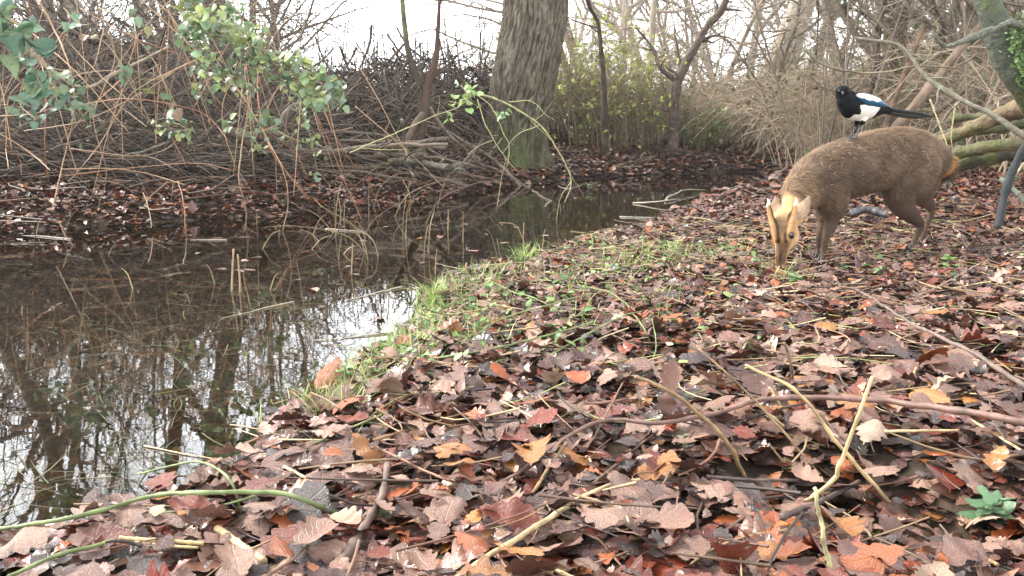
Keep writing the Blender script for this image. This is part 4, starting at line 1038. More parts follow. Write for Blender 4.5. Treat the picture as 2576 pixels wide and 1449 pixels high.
    c = c * (1 - k) + np.array([0.34, 0.17, 0.055]) * k
    d, t_ = segd(v, Wd(2372, 462, 3.73), Wd(2350, 486, 3.71)); k = (1 - sstep(.012, .03, d))[:, None]
    c = c * (1 - k) + np.array([0.6, 0.55, 0.48]) * k
    # neck lightens towards the head; throat pale
    d, t_ = segd(v, sp[9], sp[11]); k = (1 - sstep(.05, .12, d))[:, None] * 0.5
    c = c * (1 - k) + np.array([0.26, 0.16, 0.09]) * k
    # face
    d, t_ = segd(v, hpt[0], hpt[-1]); hd = (1 - sstep(.055, .075, d)); hd = hd * ((v - hpt[1]) @ fn > -.075)
    face = np.array([0.42, 0.235, 0.105]); k = hd[:, None]
    c = c * (1 - k) + face * k * (1 + .15 * body_n)[:, None]
    crown = (hd * sstep(-.03, .02, v[:, 2] - hpt[1][2]))[:, None] * .7
    c = c * (1 - crown) + np.array([0.58, 0.36, 0.16]) * crown
    # cheek cream behind the eye
    d, _ = segd(v, hpt[2] + hl * .045, hpt[4] + hl * .022 - fn * .01); k = (1 - sstep(.012, .03, d))[:, None] * .7
    c = c * (1 - k) + np.array([0.60, 0.42, 0.24]) * k
    # bridge of the nose dark brown, muzzle tip grey
    d, _ = segd(v, hpt[3] + fn * .03, hpt[6] + fn * .02); k = (1 - sstep(.016, .030, d))[:, None] * .85
    c = c * (1 - k) + np.array([0.09, 0.055, 0.035]) * k
    for s_, w_ in zip((-1, 1), ped):
        for a, b2 in ((w_[0], w_[1]), (w_[1], w_[3])):
            d, _ = segd(v, a, b2); k = (1 - sstep(.012, .022, d))[:, None]
            c = c * (1 - k) + np.array([0.42, 0.235, 0.105]) * k
        mid = hpt[5] + fn * .028
        for a, b2, rr in ((w_[3] - hl * s_ * .010, w_[1] - hl * s_ * .011, .007), (w_[1] - hl * s_ * .011, w_[0] - hl * s_ * .006 + fn * .004, .0075), (w_[0] - hl * s_ * .006 + fn * .004, mid, .008)):
            d, _ = segd(v, a, b2); k = (1 - sstep(rr * .5, rr * 1.7, d))[:, None]
            c = c * (1 - k) + np.array([0.035, 0.022, 0.014]) * k
    for a, m2, e, w in ears:
        d, _ = segd(v, a, e); k = ((1 - sstep(w * .8, w * 1.2, d)) * (v[:, 2] > a[2] + .01))[:, None] * .85
        c = c * (1 - k) + np.array([0.27, 0.20, 0.14]) * k
    root = thing('muntjac_deer', 'brown muntjac deer with ginger face grazing head down on the leafy bank', 'deer', tuple(legs['fore_near'][0][-1] - np.array([0, 0, .02])))
    org = np.array(root.location)
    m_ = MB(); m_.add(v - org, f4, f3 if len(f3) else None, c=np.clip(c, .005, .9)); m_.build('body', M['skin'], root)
    # fur: one thin blade per hair, lying along the coat
    tri = np.concatenate([f4[:, [0, 1, 2]], f4[:, [0, 2, 3]]])
    ar = np.linalg.norm(np.cross(v[tri[:, 1]] - v[tri[:, 0]], v[tri[:, 2]] - v[tri[:, 0]]), axis=1)
    nh = 85000
    ti = rg.choice(len(tri), nh, p=ar / ar.sum()); r1, r2 = rg.random((2, nh)); sw = r1 + r2 > 1; r1, r2 = np.where(sw, 1 - r1, r1), np.where(sw, 1 - r2, r2)
    T3 = tri[ti]; p = v[T3[:, 0]] + r1[:, None] * (v[T3[:, 1]] - v[T3[:, 0]]) + r2[:, None] * (v[T3[:, 2]] - v[T3[:, 0]])
    hn = nrm(nn[T3].mean(1)); hc = c[T3].mean(1)
    d, _ = segd(p, hpt[0] + (0, 0, .02), hpt[-1]); ishead = d < .062
    dl = np.full(nh, 9.0)
    for k, (w_, r) in legs.items():
        for i in range(2, len(w_) - 1):
            d, _ = segd(p, w_[i], w_[i + 1]); dl = np.minimum(dl, d - r[i])
    isleg = dl < .012
    flow = np.repeat((-fwd * 1.0 + np.array([0, 0, -.55]))[None], nh, 0)
    flow[isleg] = (0, 0, -1); flow[ishead] = (0, 0, 1)
    flow = flow + rg.normal(0, .28, (nh, 3)) + 0.3 * np.stack([fbm(p[:, 0] * 25, p[:, 2] * 25, p[:, 1] * 25, 70 + q, 2) for q in range(3)], -1)
    flow = nrm(flow - (flow * hn).sum(1, keepdims=True) * hn)
    isear = np.zeros(nh, bool)
    for a, m2, e, w in ears:
        d, _ = segd(p, a, e); isear |= d < w * 1.3
    for w_ in ped:
        d, _ = segd(p, w_[0], w_[3]); isear |= d < .026
    d9, _ = segd(p, hpt[0], hpt[2]); ishead |= d9 < .085
    ishead |= isear
    Lh = np.where(ishead, .0045, np.where(isleg, .009, .023)) * rg.uniform(.5, 1.4, nh)
    lift = np.where(ishead | isleg, .25, rg.uniform(.15, .6, nh))
    dirv = nrm(flow + hn * lift[:, None])
    side = nrm(np.cross(dirv, hn)) * (np.where(ishead, .0007, .0010) * rg.uniform(.7, 1.3, nh))[:, None]
    a_ = p - hn * .001
    vv = np.stack([a_ - side, a_ + side, a_ + dirv * Lh[:, None] * .55 + side * .8 - hn * .0, a_ + dirv * Lh[:, None] * .55 - side * .8, a_ + dirv * Lh[:, None] + flow * Lh[:, None] * .2], 1)
    cl = fbm(p[:, 0] * 40, p[:, 1] * 40, p[:, 2] * 55, 90, 2)
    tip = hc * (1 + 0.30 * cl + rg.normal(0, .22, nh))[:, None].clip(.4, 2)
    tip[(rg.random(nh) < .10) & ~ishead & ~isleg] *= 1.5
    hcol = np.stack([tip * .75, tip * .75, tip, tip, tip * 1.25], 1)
    idx = np.arange(nh)[:, None] * 5
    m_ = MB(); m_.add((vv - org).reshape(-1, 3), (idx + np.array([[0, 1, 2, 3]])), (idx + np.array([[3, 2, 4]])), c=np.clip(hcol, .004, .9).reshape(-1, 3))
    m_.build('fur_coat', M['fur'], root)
    # antlers, eyes, nose, hooves
    for w_, tipp in ((ped[0], Wd(1931, 499, 3.175)), (ped[1], Wd(2002, 497, 3.155))):
        a = w_[3]; pth, rd = spline([a - (tipp - a) * .3, a, a * .5 + tipp * .5 + hl * .003, tipp], 14, [.008, .0075, .005, .001])
        m_ = MB(); v_, q_ = tube_arrays(pth - org, rd, 10, True); m_.add(v_, q_, c=(0.72, 0.62, 0.45)); m_.build('antler', M['horn'], root)
    for (px, py) in ((1992, 592), (1935, 594)):
        r0 = ray(px, py); r0 = r0 / r0[1]
        ys = np.linspace(3.05, 3.25, 200); pts = CAM + r0 * ys[:, None]
        dd = np.array([np.linalg.norm(v - q, axis=1).min() for q in pts]); i = int(np.argmax(dd < .008)) if (dd < .008).any() else int(np.argmin(dd))
        e = pts[i]
        m_ = MB(); v_, q_ = ball(e - org, (.0072, .007, .0088), 10); m_.add(v_, q_, c=(0.012, 0.008, 0.006)); m_.build('eye', M['eye'], root)
        m_ = MB(); v_, q_ = ball(e - org + np.array([0, .004, -.001]), (.0105, .006, .013), 8); m_.add(v_, q_, c=(0.05, 0.028, 0.015)); m_.build('eyelid', M['skin'], root)
    m_ = MB(); v_, q_ = ball(hpt[-1] - org + fn * .010 - np.array([0, 0, .010]), (.015, .011, .010), 10); m_.add(v_, q_, c=(0.03, 0.024, 0.026))
    for s_ in (-1, 1):
        v_, q_ = ball(hpt[-1] - org + fn * .019 - np.array([0, 0, .009]) + hl * s_ * .008, (.004, .003, .003), 6); m_.add(v_, q_, c=(0.004, 0.003, 0.003))
    m_.build('nose', M['eye'] if False else M['horn'], root)
    for k, (w_, r) in legs.items():
        f = w_[-1] - org
        for s_ in (-1, 1):
            c0 = f + lat * s_ * .0065
            pth = np.array([c0 + (0, 0, .008), c0 + fwd * .006 - (0, 0, .008), c0 + fwd * .017 - (0, 0, .021)])
            v_, q_, t3 = loft(pth, [.010, .011, .007], [.006, .007, .004], lat, 8, 10)
            m_ = MB(); m_.add(v_, q_, t3, c=(0.03, 0.025, 0.02)); m_.build('hoof', M['horn'], root)
    return root, v, nn, sp
DEER, DV, DN, DSP = build_deer()
def on_deer(px, py, lift=0.0):
    """the nearest point of the deer's coat met when looking through a photo position"""
    r0 = ray(px, py); r0 = r0 / r0[1]
    rel = DV - CAM; t = rel @ r0 / (r0 @ r0); d = np.linalg.norm(rel - t[:, None] * r0, axis=1)
    c = d < .009
    if not c.any(): i = int(np.argmin(d))
    else: i = int(np.where(c)[0][np.argmin(t[c])])
    return DV[i] + DN[i] * lift, DN[i]
rg = np.random.default_rng(12)
m_ = MB(); A = []
for i in range(150):
    px = rg.uniform(1995, 2360); top = np.interp(px, [1995, 2061, 2150, 2249, 2311, 2366], [425, 378, 352, 326, 338, 365])
    py = top + abs(rg.normal(0, 1)) * 42 + 5
    q, nq = on_deer(px, py, .014); d = rg.normal(0, 1, 3); d = nrm(d - (d @ nq) * nq + nq * rg.normal(0, .25)); l = rg.uniform(.004, .022)
    s = np.linspace(-.5, .5, 4)[:, None]; A.append((q + d * l * s + nq * rg.normal(0, .3) * l * s ** 2, np.full(4, rg.uniform(.0004, .0008))))
put_tubes(m_, A, 4, (0.34, 0.24, 0.16), rg, .5)
tag(m_.build('straw_bits', M['stem']), 'pale bits of straw and twig clinging to the deer back', 'straw', None, 'stuff')

def build_magpie():
    rg = np.random.default_rng(31)
    f1, n1 = on_deer(2141, 343); f2, n2 = on_deer(2150, 350)
    Y0 = (f1[1] + f2[1]) / 2 + .01
    Q = lambda px, py, dy=0.0: P(px, py, Y0 + dy)
    k = Y0 / FPX
    ax = nrm(Q(2220, 272, .07) - Q(2125, 255, -.02)); lat = nrm(np.cross(ax, [0, 0, 1]));
    if lat[1] > 0: lat = -lat
    # breast low at the left, back running down to the tail
    body = [(2121, 240, -.02, 16, 15), (2128, 254, -.015, 24, 20), (2140, 266, -.01, 32, 25), (2160, 272, .005, 32.5, 27), (2182, 274, .025, 28, 25), (2205, 273, .045, 20, 18), (2226, 276, .065, 11, 10), (2240, 280, .08, 7, 7)]
    bp_ = np.array([Q(*b[:3]) for b in body])
    pcs = [loft(bp_, [b[3] * k for b in body], [b[4] * k for b in body], lat, 30)]
    hc = Q(2120, 229, -.025)
    pcs.append(ball(hc, (17.5 * k, 17 * k, 13.5 * k), 12)); pcs.append(ball(Q(2121, 241, -.018), (18 * k, 17 * k, 16 * k), 12)); pcs.append(ball(Q(2136, 241, -.005), (18 * k, 15 * k, 13 * k), 12))
    pcs.append(ball(Q(2119, 255, -.02), (14 * k, 15 * k, 18 * k), 12))
    # feathered thighs
    for (a, b2, dy) in (((2160, 298), (2151, 316), .02), ((2173, 298), (2166, 314), -.01)):
        pcs.append(loft(np.array([Q(*a, dy), Q((a[0] + b2[0]) / 2, (a[1] + b2[1]) / 2, dy), Q(*b2, dy)]), [10 * k, 8 * k, 4 * k], [9 * k, 7 * k, 4 * k], lat, 8, 12))
    v, f4, f3, nn = fused(pcs, .0030, 3)
    px, py, _ = proj(v)
    # plumage measured along the bird: s runs beak to tail, h is the height over the axis
    o0 = bp_[0]; s_ = (v - o0) @ ax / k; h_ = v[:, 2]
    blk = np.array([0.003, 0.0035, 0.005]); wht = np.array([0.72, 0.68, 0.60])
    zbelly0 = Q(2130, 292)[2]
    ss = (v - Q(2145, 270, 0)) @ ax / k; hh = (v[:, 2] - Q(2145, 270, 0)[2]) / k
    jag = 2.5 * fbm(v[:, 0] * 90, v[:, 2] * 90, v[:, 1] * 90, 2, 2)
    white = (ss > -4 - 0.42 * hh + jag) & (ss < 66 + 0.7 * hh + jag) & (hh < 6 + jag) & (hh > -38)
    white |= (hh < -18) & (ss > -14 + jag) & (ss < 30) & (hh > -40 + jag)
    c = np.where(white[:, None], wht, blk)
    thigh = (hh < -34 + jag)
    c[thigh] = blk
    root = thing('magpie', 'black and white magpie with a long tail standing on the deer back', 'bird', tuple((f1 + f2) / 2))
    org = np.array(root.location)
    m_ = MB(); m_.add(v - org, f4, f3 if len(f3) else None, c=c); m_.build('body', M['feather'], root)
    # folded wings: white shoulder patch above the blue-green flight feathers
    for side in (1, -1):
        t_ = np.linspace(0, 1, 34); u_ = np.linspace(0, 1, 13)
        up_ = np.interp(t_, [0, .1, .3, .5, .75, 1], [240, 235, 238, 247, 261, 277]); lo_ = np.interp(t_, [0, .1, .3, .5, .75, 1], [246, 258, 268, 270, 273, 280]); xx = np.interp(t_, [0, .1, .3, .5, .75, 1], [2141, 2146, 2163, 2192, 2218, 2253])
        bul = np.interp(t_, [0, .1, .3, .5, .75, 1], [17, 25, 29.5, 26, 17, 5])
        V_, C_ = [], []
        for i, t in enumerate(t_):
            for u in u_:
                yy = up_[i] * (1 - u) + lo_[i] * u
                base_ = Q(xx[i], yy, np.interp(xx[i], [2121, 2160, 2240], [-.02, .005, .08]))
                b2 = bul[i] * (0.80 + 0.27 * math.sin(math.pi * (0.15 + .75 * u))) * k
                ridge = .0009 * abs(math.sin(u * 6 * math.pi + t * 3)) * (t > .3)
                V_.append(base_ + lat * side * (b2 + ridge))
                isw = (t < .50 + .05 * math.sin(9 * u)) and (u < .52 + .04 * math.sin(t * 30)) and t > .03
                sheen_ = np.array([0.010, 0.075, 0.14]) if u < .85 else np.array([0.01, 0.03, 0.05])
                if t > .68: sheen_ = np.array([0.008, 0.014, 0.022])
                if u < .18 and not isw: sheen_ = np.array([0.008, 0.01, 0.014])
                if .35 < u < .5 and not isw and t < .68: sheen_ = np.array([0.015, 0.11, 0.21])
                C_.append((0.8, 0.79, 0.76) if isw else sheen_)
        V_ = np.array(V_); nu = len(u_); i = (np.arange(33)[:, None] * nu + np.arange(nu - 1)[None]).ravel(); q = np.stack([i, i + 1, i + nu + 1, i + nu], 1)
        m_ = MB(); back = V_ - lat * side * .004
        m_.add(V_ - org, q, c=np.array(C_)); m_.add(back - org, q[:, ::-1], c=np.array(C_) * .5)
        # close the rim
        rim = np.concatenate([np.arange(nu), np.arange(1, 34) * nu + nu - 1, 33 * nu + np.arange(nu - 2, -1, -1), np.arange(32, -1, -1) * nu])
        tot = len(V_); rim2 = np.roll(rim, -1)
        m_.f4.append(np.stack([rim, rim + tot, rim2 + tot, rim2], 1).astype(np.int64))
        m_.build('wing', M['gloss'], root)
    # long graduated tail
    for j in range(7):
        off = (j - 3)
        L_ = 1 - .055 * abs(off)
        a = Q(2222, 277, .062); e = Q(2222 + 124 * L_, 277 + 18.5 * L_, .062 + .10 * L_)
        pth = spline([a, (a + e) / 2 - np.array([0, 0, .003]), e], 16); w = np.interp(np.linspace(0, 1, 16), [0, .3, .85, 1], [5, 8, 8.5, 2]) * k
        sd2 = nrm(lat * 1.0 + np.array([0, 0, .75])); o_ = sd2 * off * 2.2 * k + np.array([0, 0, 1]) * (3 - abs(off)) * .0011
        nrm_ = nrm(np.cross(ax, sd2))
        L1, R1 = pth + o_ + sd2 * w[:, None], pth + o_ - sd2 * w[:, None]; md = pth + o_ + nrm_ * .0014 * (1 if nrm_[2] > 0 else -1)
        V_ = np.stack([L1, md, R1, pth + o_ - nrm_ * .0008 * (1 if nrm_[2] > 0 else -1)], 1).reshape(-1, 3)
        i = np.arange(15)[:, None] * 4; jj = np.arange(4)[None]; q = np.stack([i + jj, i + (jj + 1) % 4, i + 4 + (jj + 1) % 4, i + 4 + jj], -1).reshape(-1, 4)
        m_ = MB(); m_.add(V_ - org, q, c=(0.010, 0.035, 0.030) if j % 2 else (0.014, 0.022, 0.024)); m_.build('tail_feather', M['gloss'], root)
    # beak towards the camera and a little left, eye
    bd = nrm(np.array([-.35, -1, -.28])); b0 = hc + bd * 12 * k
    v_, q_, t3 = loft(np.array([b0, b0 + bd * .010, b0 + bd * .024 - np.array([0, 0, .002])]), [.0065, .0055, .0015], [.0055, .0042, .001], lat, 10, 12)
    m_ = MB(); m_.add(v_ - org, q_, t3, c=(0.05, 0.052, 0.058)); m_.build('beak', M['horn'], root)
    for s2 in (-1, 1):
        e = hc + nrm(bd * .75 + lat * 0 + np.array([s2 * .75, -.1, .22])) * 15.4 * k
        m_ = MB(); v_, q_ = ball(e - org, .0034, 8); m_.add(v_, q_, c=(0.015, 0.012, 0.01)); m_.build('eye', M['eye'], root)
    # legs and toes
    for (kn, ft, dy, nf) in (((2151, 315), f1, .02, n1), ((2166, 313), f2, -.01, n2)):
        a = Q(*kn, dy); m_ = MB()
        ft = ft + nf * .010
        pth, rd = spline([a, (a + ft) / 2 + ax * .004, ft], 12, [.0036, .0024, .0024]); v_, q_ = tube_arrays(pth - org, rd, 8, True); m_.add(v_, q_, c=(0.025, 0.027, 0.032))
        for t2 in (-.5, 0, .5, 3.14):
            dv = -ax * math.cos(t2) + lat * math.sin(t2); dv = nrm(dv - (dv @ nf) * nf)
            pth, rd = spline([ft, ft + dv * .011 + nf * .003, ft + dv * .020 - nf * .001, ft + dv * .025 - nf * .006], 10, [.0024, .0021, .0017, .0006]); v_, q_ = tube_arrays(pth - org, rd, 7, True); m_.add(v_, q_, c=(0.025, 0.027, 0.032))
        m_.build('leg', M['horn'], root)
    return root
build_magpie()

# ---------------------------------------------------------------- grass, weeds and stems
def blades(mb, pos, L, w, lean, col, rg, flat=0.0):
    n = len(pos); az = rg.uniform(0, 6.283, n); s = np.array([0, .35, .7, 1.0])
    d = np.stack([np.cos(az), np.sin(az), np.zeros(n)], -1); ln = np.abs(rg.normal(lean, .25, n))
    up = np.where(flat > 0, 0.03, 1.0)
    p = pos[:, None] + d[:, None] * (L * ln)[:, None, None] * (s ** 1.8)[None, :, None] + np.array([0, 0, 1.0]) * (L * up)[:, None, None] * (s - .38 * s ** 2.2 * np.clip(ln, 0, 1.3)[:, None])[..., None] if np.isscalar(flat) and flat == 0 else \
        pos[:, None] + d[:, None] * L[:, None, None] * s[None, :, None] + np.stack([-d[:, 1], d[:, 0], 0 * ln], -1)[:, None] * (rg.normal(0, .25, n) * L)[:, None, None] * (s ** 2)[None, :, None]
    sd = np.stack([-d[:, 1], d[:, 0], np.zeros(n)], -1)
    ww = (w * np.array([1, .9, .6, .08])[None]) if np.isscalar(w) else w[:, None] * np.array([1, .9, .6, .08])[None]
    ww = np.broadcast_to(ww, (n, 4))
    v = np.stack([p - sd[:, None] * ww[..., None], p + sd[:, None] * ww[..., None]], 2).reshape(n, 8, 3)
    q = np.array([[0, 1, 3, 2], [2, 3, 5, 4], [4, 5, 7, 6]])
    mb.add(v.reshape(-1, 3), (q[None] + (np.arange(n) * 8)[:, None, None]).reshape(-1, 4), c=np.repeat(col, 8, 0))
rg = np.random.default_rng(202)
GCOL = np.array([(0.20, 0.31, 0.07), (0.30, 0.42, 0.10), (0.44, 0.47, 0.18), (0.12, 0.19, 0.06), (0.50, 0.43, 0.24)])
def grass_patch(mb, px, py, rx, ry, n, L=(.03, .09), cols=GCOL, lean=.7):
    z0 = GG(px, py)[2]
    pts = np.array([G(a, b_, z0) for a, b_ in zip(px + rg.normal(0, rx, n), py + rg.normal(0, ry, n))]); pts[:, 2] = ground_z(pts[:, 0], pts[:, 1])
    k = (pts[:, 2] > -0.05) & (rg.random(len(pts)) < .9) & (fbm(pts[:, 0] * 14, pts[:, 1] * 14, 0, 77, 2) > -.12); pts = pts[k]; m = len(pts)
    blades(mb, pts, rg.uniform(*L, m), rg.uniform(.0008, .0018, m), lean, cols[rg.integers(0, len(cols), m)] * rg.uniform(.7, 1.3, (m, 1)), rg)
mb = MB()
for (px, py, rx, ry, n) in [(1080, 790, 45, 22, 420), (1010, 850, 45, 25, 330), (960, 920, 60, 26, 420), (1030, 890, 60, 30, 260), (1150, 735, 55, 16, 330), (1240, 700, 50, 14, 260), (1640, 650, 75, 12, 420), (1560, 675, 60, 14, 200),
                            (1760, 655, 60, 12, 260), (1850, 640, 50, 12, 120), (860, 985, 35, 20, 120), (830, 1030, 50, 24, 160), (1130, 830, 60, 40, 160), (1200, 860, 90, 30, 150), (1440, 720, 120, 25, 240), (1350, 760, 150, 40, 200), (1500, 620, 90, 10, 160),
                            (1990, 715, 22, 8, 90), (1945, 680, 24, 5, 70), (760, 1060, 50, 20, 90), (1300, 900, 200, 50, 80), (840, 1040, 25, 10, 60)]:
    grass_patch(mb, px, py, rx, ry, n)
for (px, py, rx, ry, n) in [(1400, 800, 260, 70, 500), (1200, 780, 120, 40, 200), (1550, 680, 200, 30, 260), (1700, 640, 150, 16, 160), (980, 900, 70, 30, 120), (1250, 900, 200, 40, 100), (2250, 690, 200, 14, 60), (2400, 460, 150, 30, 60)]:
    z0 = GG(px, py)[2]; q = np.array([G(a, b_, z0) for a, b_ in zip(px + rg.normal(0, rx, n), py + rg.normal(0, ry, n))]); q = q[(shore_sd(q[:, 0], q[:, 1]) > .02) & (rg.random(len(q)) < .55)]; q[:, 2] = ground_z(q[:, 0], q[:, 1]) + rg.uniform(.02, .045, len(q)); n = len(q)
    leaves_into(mb, 'ov_mid', q, rg.uniform(0, 6.28, n), rg.normal(0, .4, n), rg.normal(0, .4, n), rg.uniform(.012, .034, n), np.array([(0.16, 0.27, 0.08), (0.26, 0.36, 0.12), (0.10, 0.19, 0.07)])[rg.integers(0, 3, n)] * rg.uniform(.7, 1.3, (n, 1)), rg, .5)
tag(mb.build('grass', M['grass']), 'short green grass growing through the leaves along the near shore', 'grass', None, 'stuff')
for (px, py, n, lab) in [(1305, 672, 340, 'bright tuft of grass at the tip of the near bank'), (1640, 655, 160, 'bright tuft of grass on the near bank left of the deer head'), (1085, 775, 220, 'dense grass tuft at the edge of the bright water'), (1325, 660, 60, 'thin grassy clump beside the tall dead stems')]:
    mb = MB(); grass_patch(mb, px, py, 17, 5, n, (.05, .13), GCOL[:4]); tag(mb.build('grass_tuft', M['grass']), lab, 'grass tuft')
# weed and straw lying in the water
mb = MB(); P_ = []
for (px, py, rx, ry, n) in [(560, 830, 220, 60, 700), (300, 960, 260, 90, 380), (880, 620, 130, 45, 260), (700, 760, 160, 40, 420), (250, 1230, 170, 60, 160), (1000, 700, 90, 30, 220), (350, 1150, 120, 60, 140), (1400, 560, 160, 30, 200), (840, 520, 60, 14, 240), (60, 1210, 60, 30, 90), (600, 600, 300, 40, 160)]:
    q = np.array([G(px + rg.normal(0, rx), py + rg.normal(0, ry), 0.0) for _ in range(n)]); q = q[shore_sd(q[:, 0], q[:, 1]) < -.02]; P_.append(q)
P_ = np.concatenate(P_); n = len(P_); P_[:, 2] = rg.choice([-.03, -.012, .003], n, p=[.45, .3, .25]) + rg.uniform(-.004, .002, n)
P_[:, 2] = np.maximum(P_[:, 2], ground_z(P_[:, 0], P_[:, 1]) + .004)
kp = rg.random(n) < .6; P_ = P_[kp]; n = len(P_)
blades(mb, P_, rg.uniform(.03, .17, n), rg.uniform(.0006, .0014, n), 0, np.array([(0.12, 0.12, 0.045), (0.20, 0.17, 0.08), (0.07, 0.09, 0.035)])[rg.integers(0, 3, n)] * rg.uniform(.6, 1.3, (n, 1)), rg, flat=1.0)
tag(mb.build('water_weed', M['grass']), 'limp olive grass and straw lying in the pond water', 'water weed', None, 'stuff')
# pale stalks lying with the grass
short_bits('straw_litter', 'pale straw stalks scattered in the grassy leaves near the shore', 900, (-.8, 2.2, 1.4, 5), (.05, .25), (.0007, .0018), [(0.42, 0.36, 0.18), (0.30, 0.33, 0.12), (0.5, 0.42, 0.25)], .03, M['stem'], 63)

def ground_stem(name, pxs, r0, r1, col, label, cat='stem', lift=None, mat='stem', group=None, S=8, twigs=0, n=34, peel=False):
    """a stalk lying over the leaves: photo positions on the ground, with the height above it in metres"""
    lift = [0.03] * len(pxs) if lift is None else lift
    pts = []
    for (px, py), h in zip(pxs, lift):
        q = GG(px, py, h); pts.append(q)
    pts = np.array(pts)
    path = spline(pts, n); L = np.linalg.norm(pts[-1] - pts[0])
    path = path + np.cumsum(rg.normal(0, 1, (n, 3)), 0) * L * .0009
    path[:, 2] = np.maximum(path[:, 2], ground_z(path[:, 0], path[:, 1]) + .006)
    rad = np.linspace(r0, r1, n) * .82 * (1 + .14 * rg.random(n)); rad[::7] *= 1.22
    org = path[0] * 1.0
    m_ = MB(); v, q = tube_arrays(path, rad, S, True)
    cc = np.asarray(col)[None] * (1 + .45 * fbm(v[:, 0] * 60, v[:, 1] * 60, v[:, 2] * 60, 9, 2))[:, None]
    m_.add(v, q, c=cc)
    if twigs:
        T = nrm(np.gradient(path, axis=0)); B = []
        for k in range(twigs):
            i = int(rg.integers(3, n - 3)); a = rg.normal(0, 1, 3); a[2] = abs(a[2]) * .5; d = nrm(a - (a @ T[i]) * T[i] + T[i]); l = rg.uniform(.03, .12); s = np.linspace(0, 1, 5)[:, None]
            B.append((path[i] + d * l * s, rad[i] * .5 * (1 - .6 * s[:, 0])))
        put_tubes(m_, B, 4, col, rg, .1)
    return tag(m_.build(name, M[mat], origin=org), label, cat, group)
def stalk(base, tip, Ytip_off, r, col, label, mid=None, name='dry_stalk', mat='stem', cat='stalk'):
    b_ = GG(*base); t_ = P(tip[0], tip[1], b_[1] + Ytip_off)
    pts = [b_ - (t_ - b_) * .03] + ([P(m[0], m[1], b_[1] + Ytip_off * (i + 1) / (len(mid) + 1)) for i, m in enumerate(mid)] if mid else []) + [t_]
    n = 30; path = spline(np.array(pts), n); path = path + np.cumsum(rg.normal(0, .0006, (n, 3)), 0)
    rad = np.linspace(r, r * .68, n) * .82 * (1 + .12 * rg.random(n)); rad[6::8] *= 1.3
    m_ = MB(); v, q = tube_arrays(path, rad, 9, True)
    cc = np.asarray(col)[None] * (1 + .5 * fbm(v[:, 0] * 50, v[:, 1] * 50, v[:, 2] * 50, 19, 2))[:, None]
    m_.add(v, q, c=cc)
    return tag(m_.build(name, M[mat], origin=b_), label, cat)
S_TAN = (0.26, 0.17, 0.085); S_STR = (0.50, 0.37, 0.19)
# the clump of standing dry stalks at the lower right
stalk((1866, 1196), (1592, 940), -.10, .0042, S_TAN, 'thick curved tan stalk arching left over the leaves', [(1820, 1100), (1757, 1042), (1690, 988)])
stalk((2080, 1215), (1762, 861), .10, .0026, S_TAN, 'long thin brown stalk leaning left, second from the left of the clump', [(2017, 1135), (1904, 1003)])
stalk((2243, 1270), (1872, 917), -.02, .0034, S_STR, 'long straw coloured stalk crossing the upright one', [(2120, 1131), (2003, 988)])
stalk((1975, 1293), (2197, 952), -.05, .0040, S_STR, 'straw coloured stalk leaning right with a cut top', [(2088, 1222), (2112, 1178), (2152, 1075)])
stalk((1995, 1065), (1934, 974), .0, .0035, S_STR, 'short pale stalk stub behind the long straw one')
stalk((1985, 1085), (1875, 1003), .0, .0030, S_STR, 'short straw stub lying left of the green bramble leaves')
stalk((2003, 990), (1970, 862), .0, .0042, (0.15, 0.10, 0.06), 'short dark upright stub standing behind the stalk clump')
stalk((2106, 1470), (2060, 1235), .0, .0034, (0.42, 0.38, 0.2), 'pale greenish stalk reaching the bottom edge', [(2081, 1351)])
stalk((2273, 1008), (2297, 920), .0, .0030, S_STR, 'short pale upright stub right of the stalk clump')
stalk((1975, 1170), (1925, 1115), .0, .0022, S_TAN, 'small bent stalk at the foot of the clump', [(1945, 1120)])
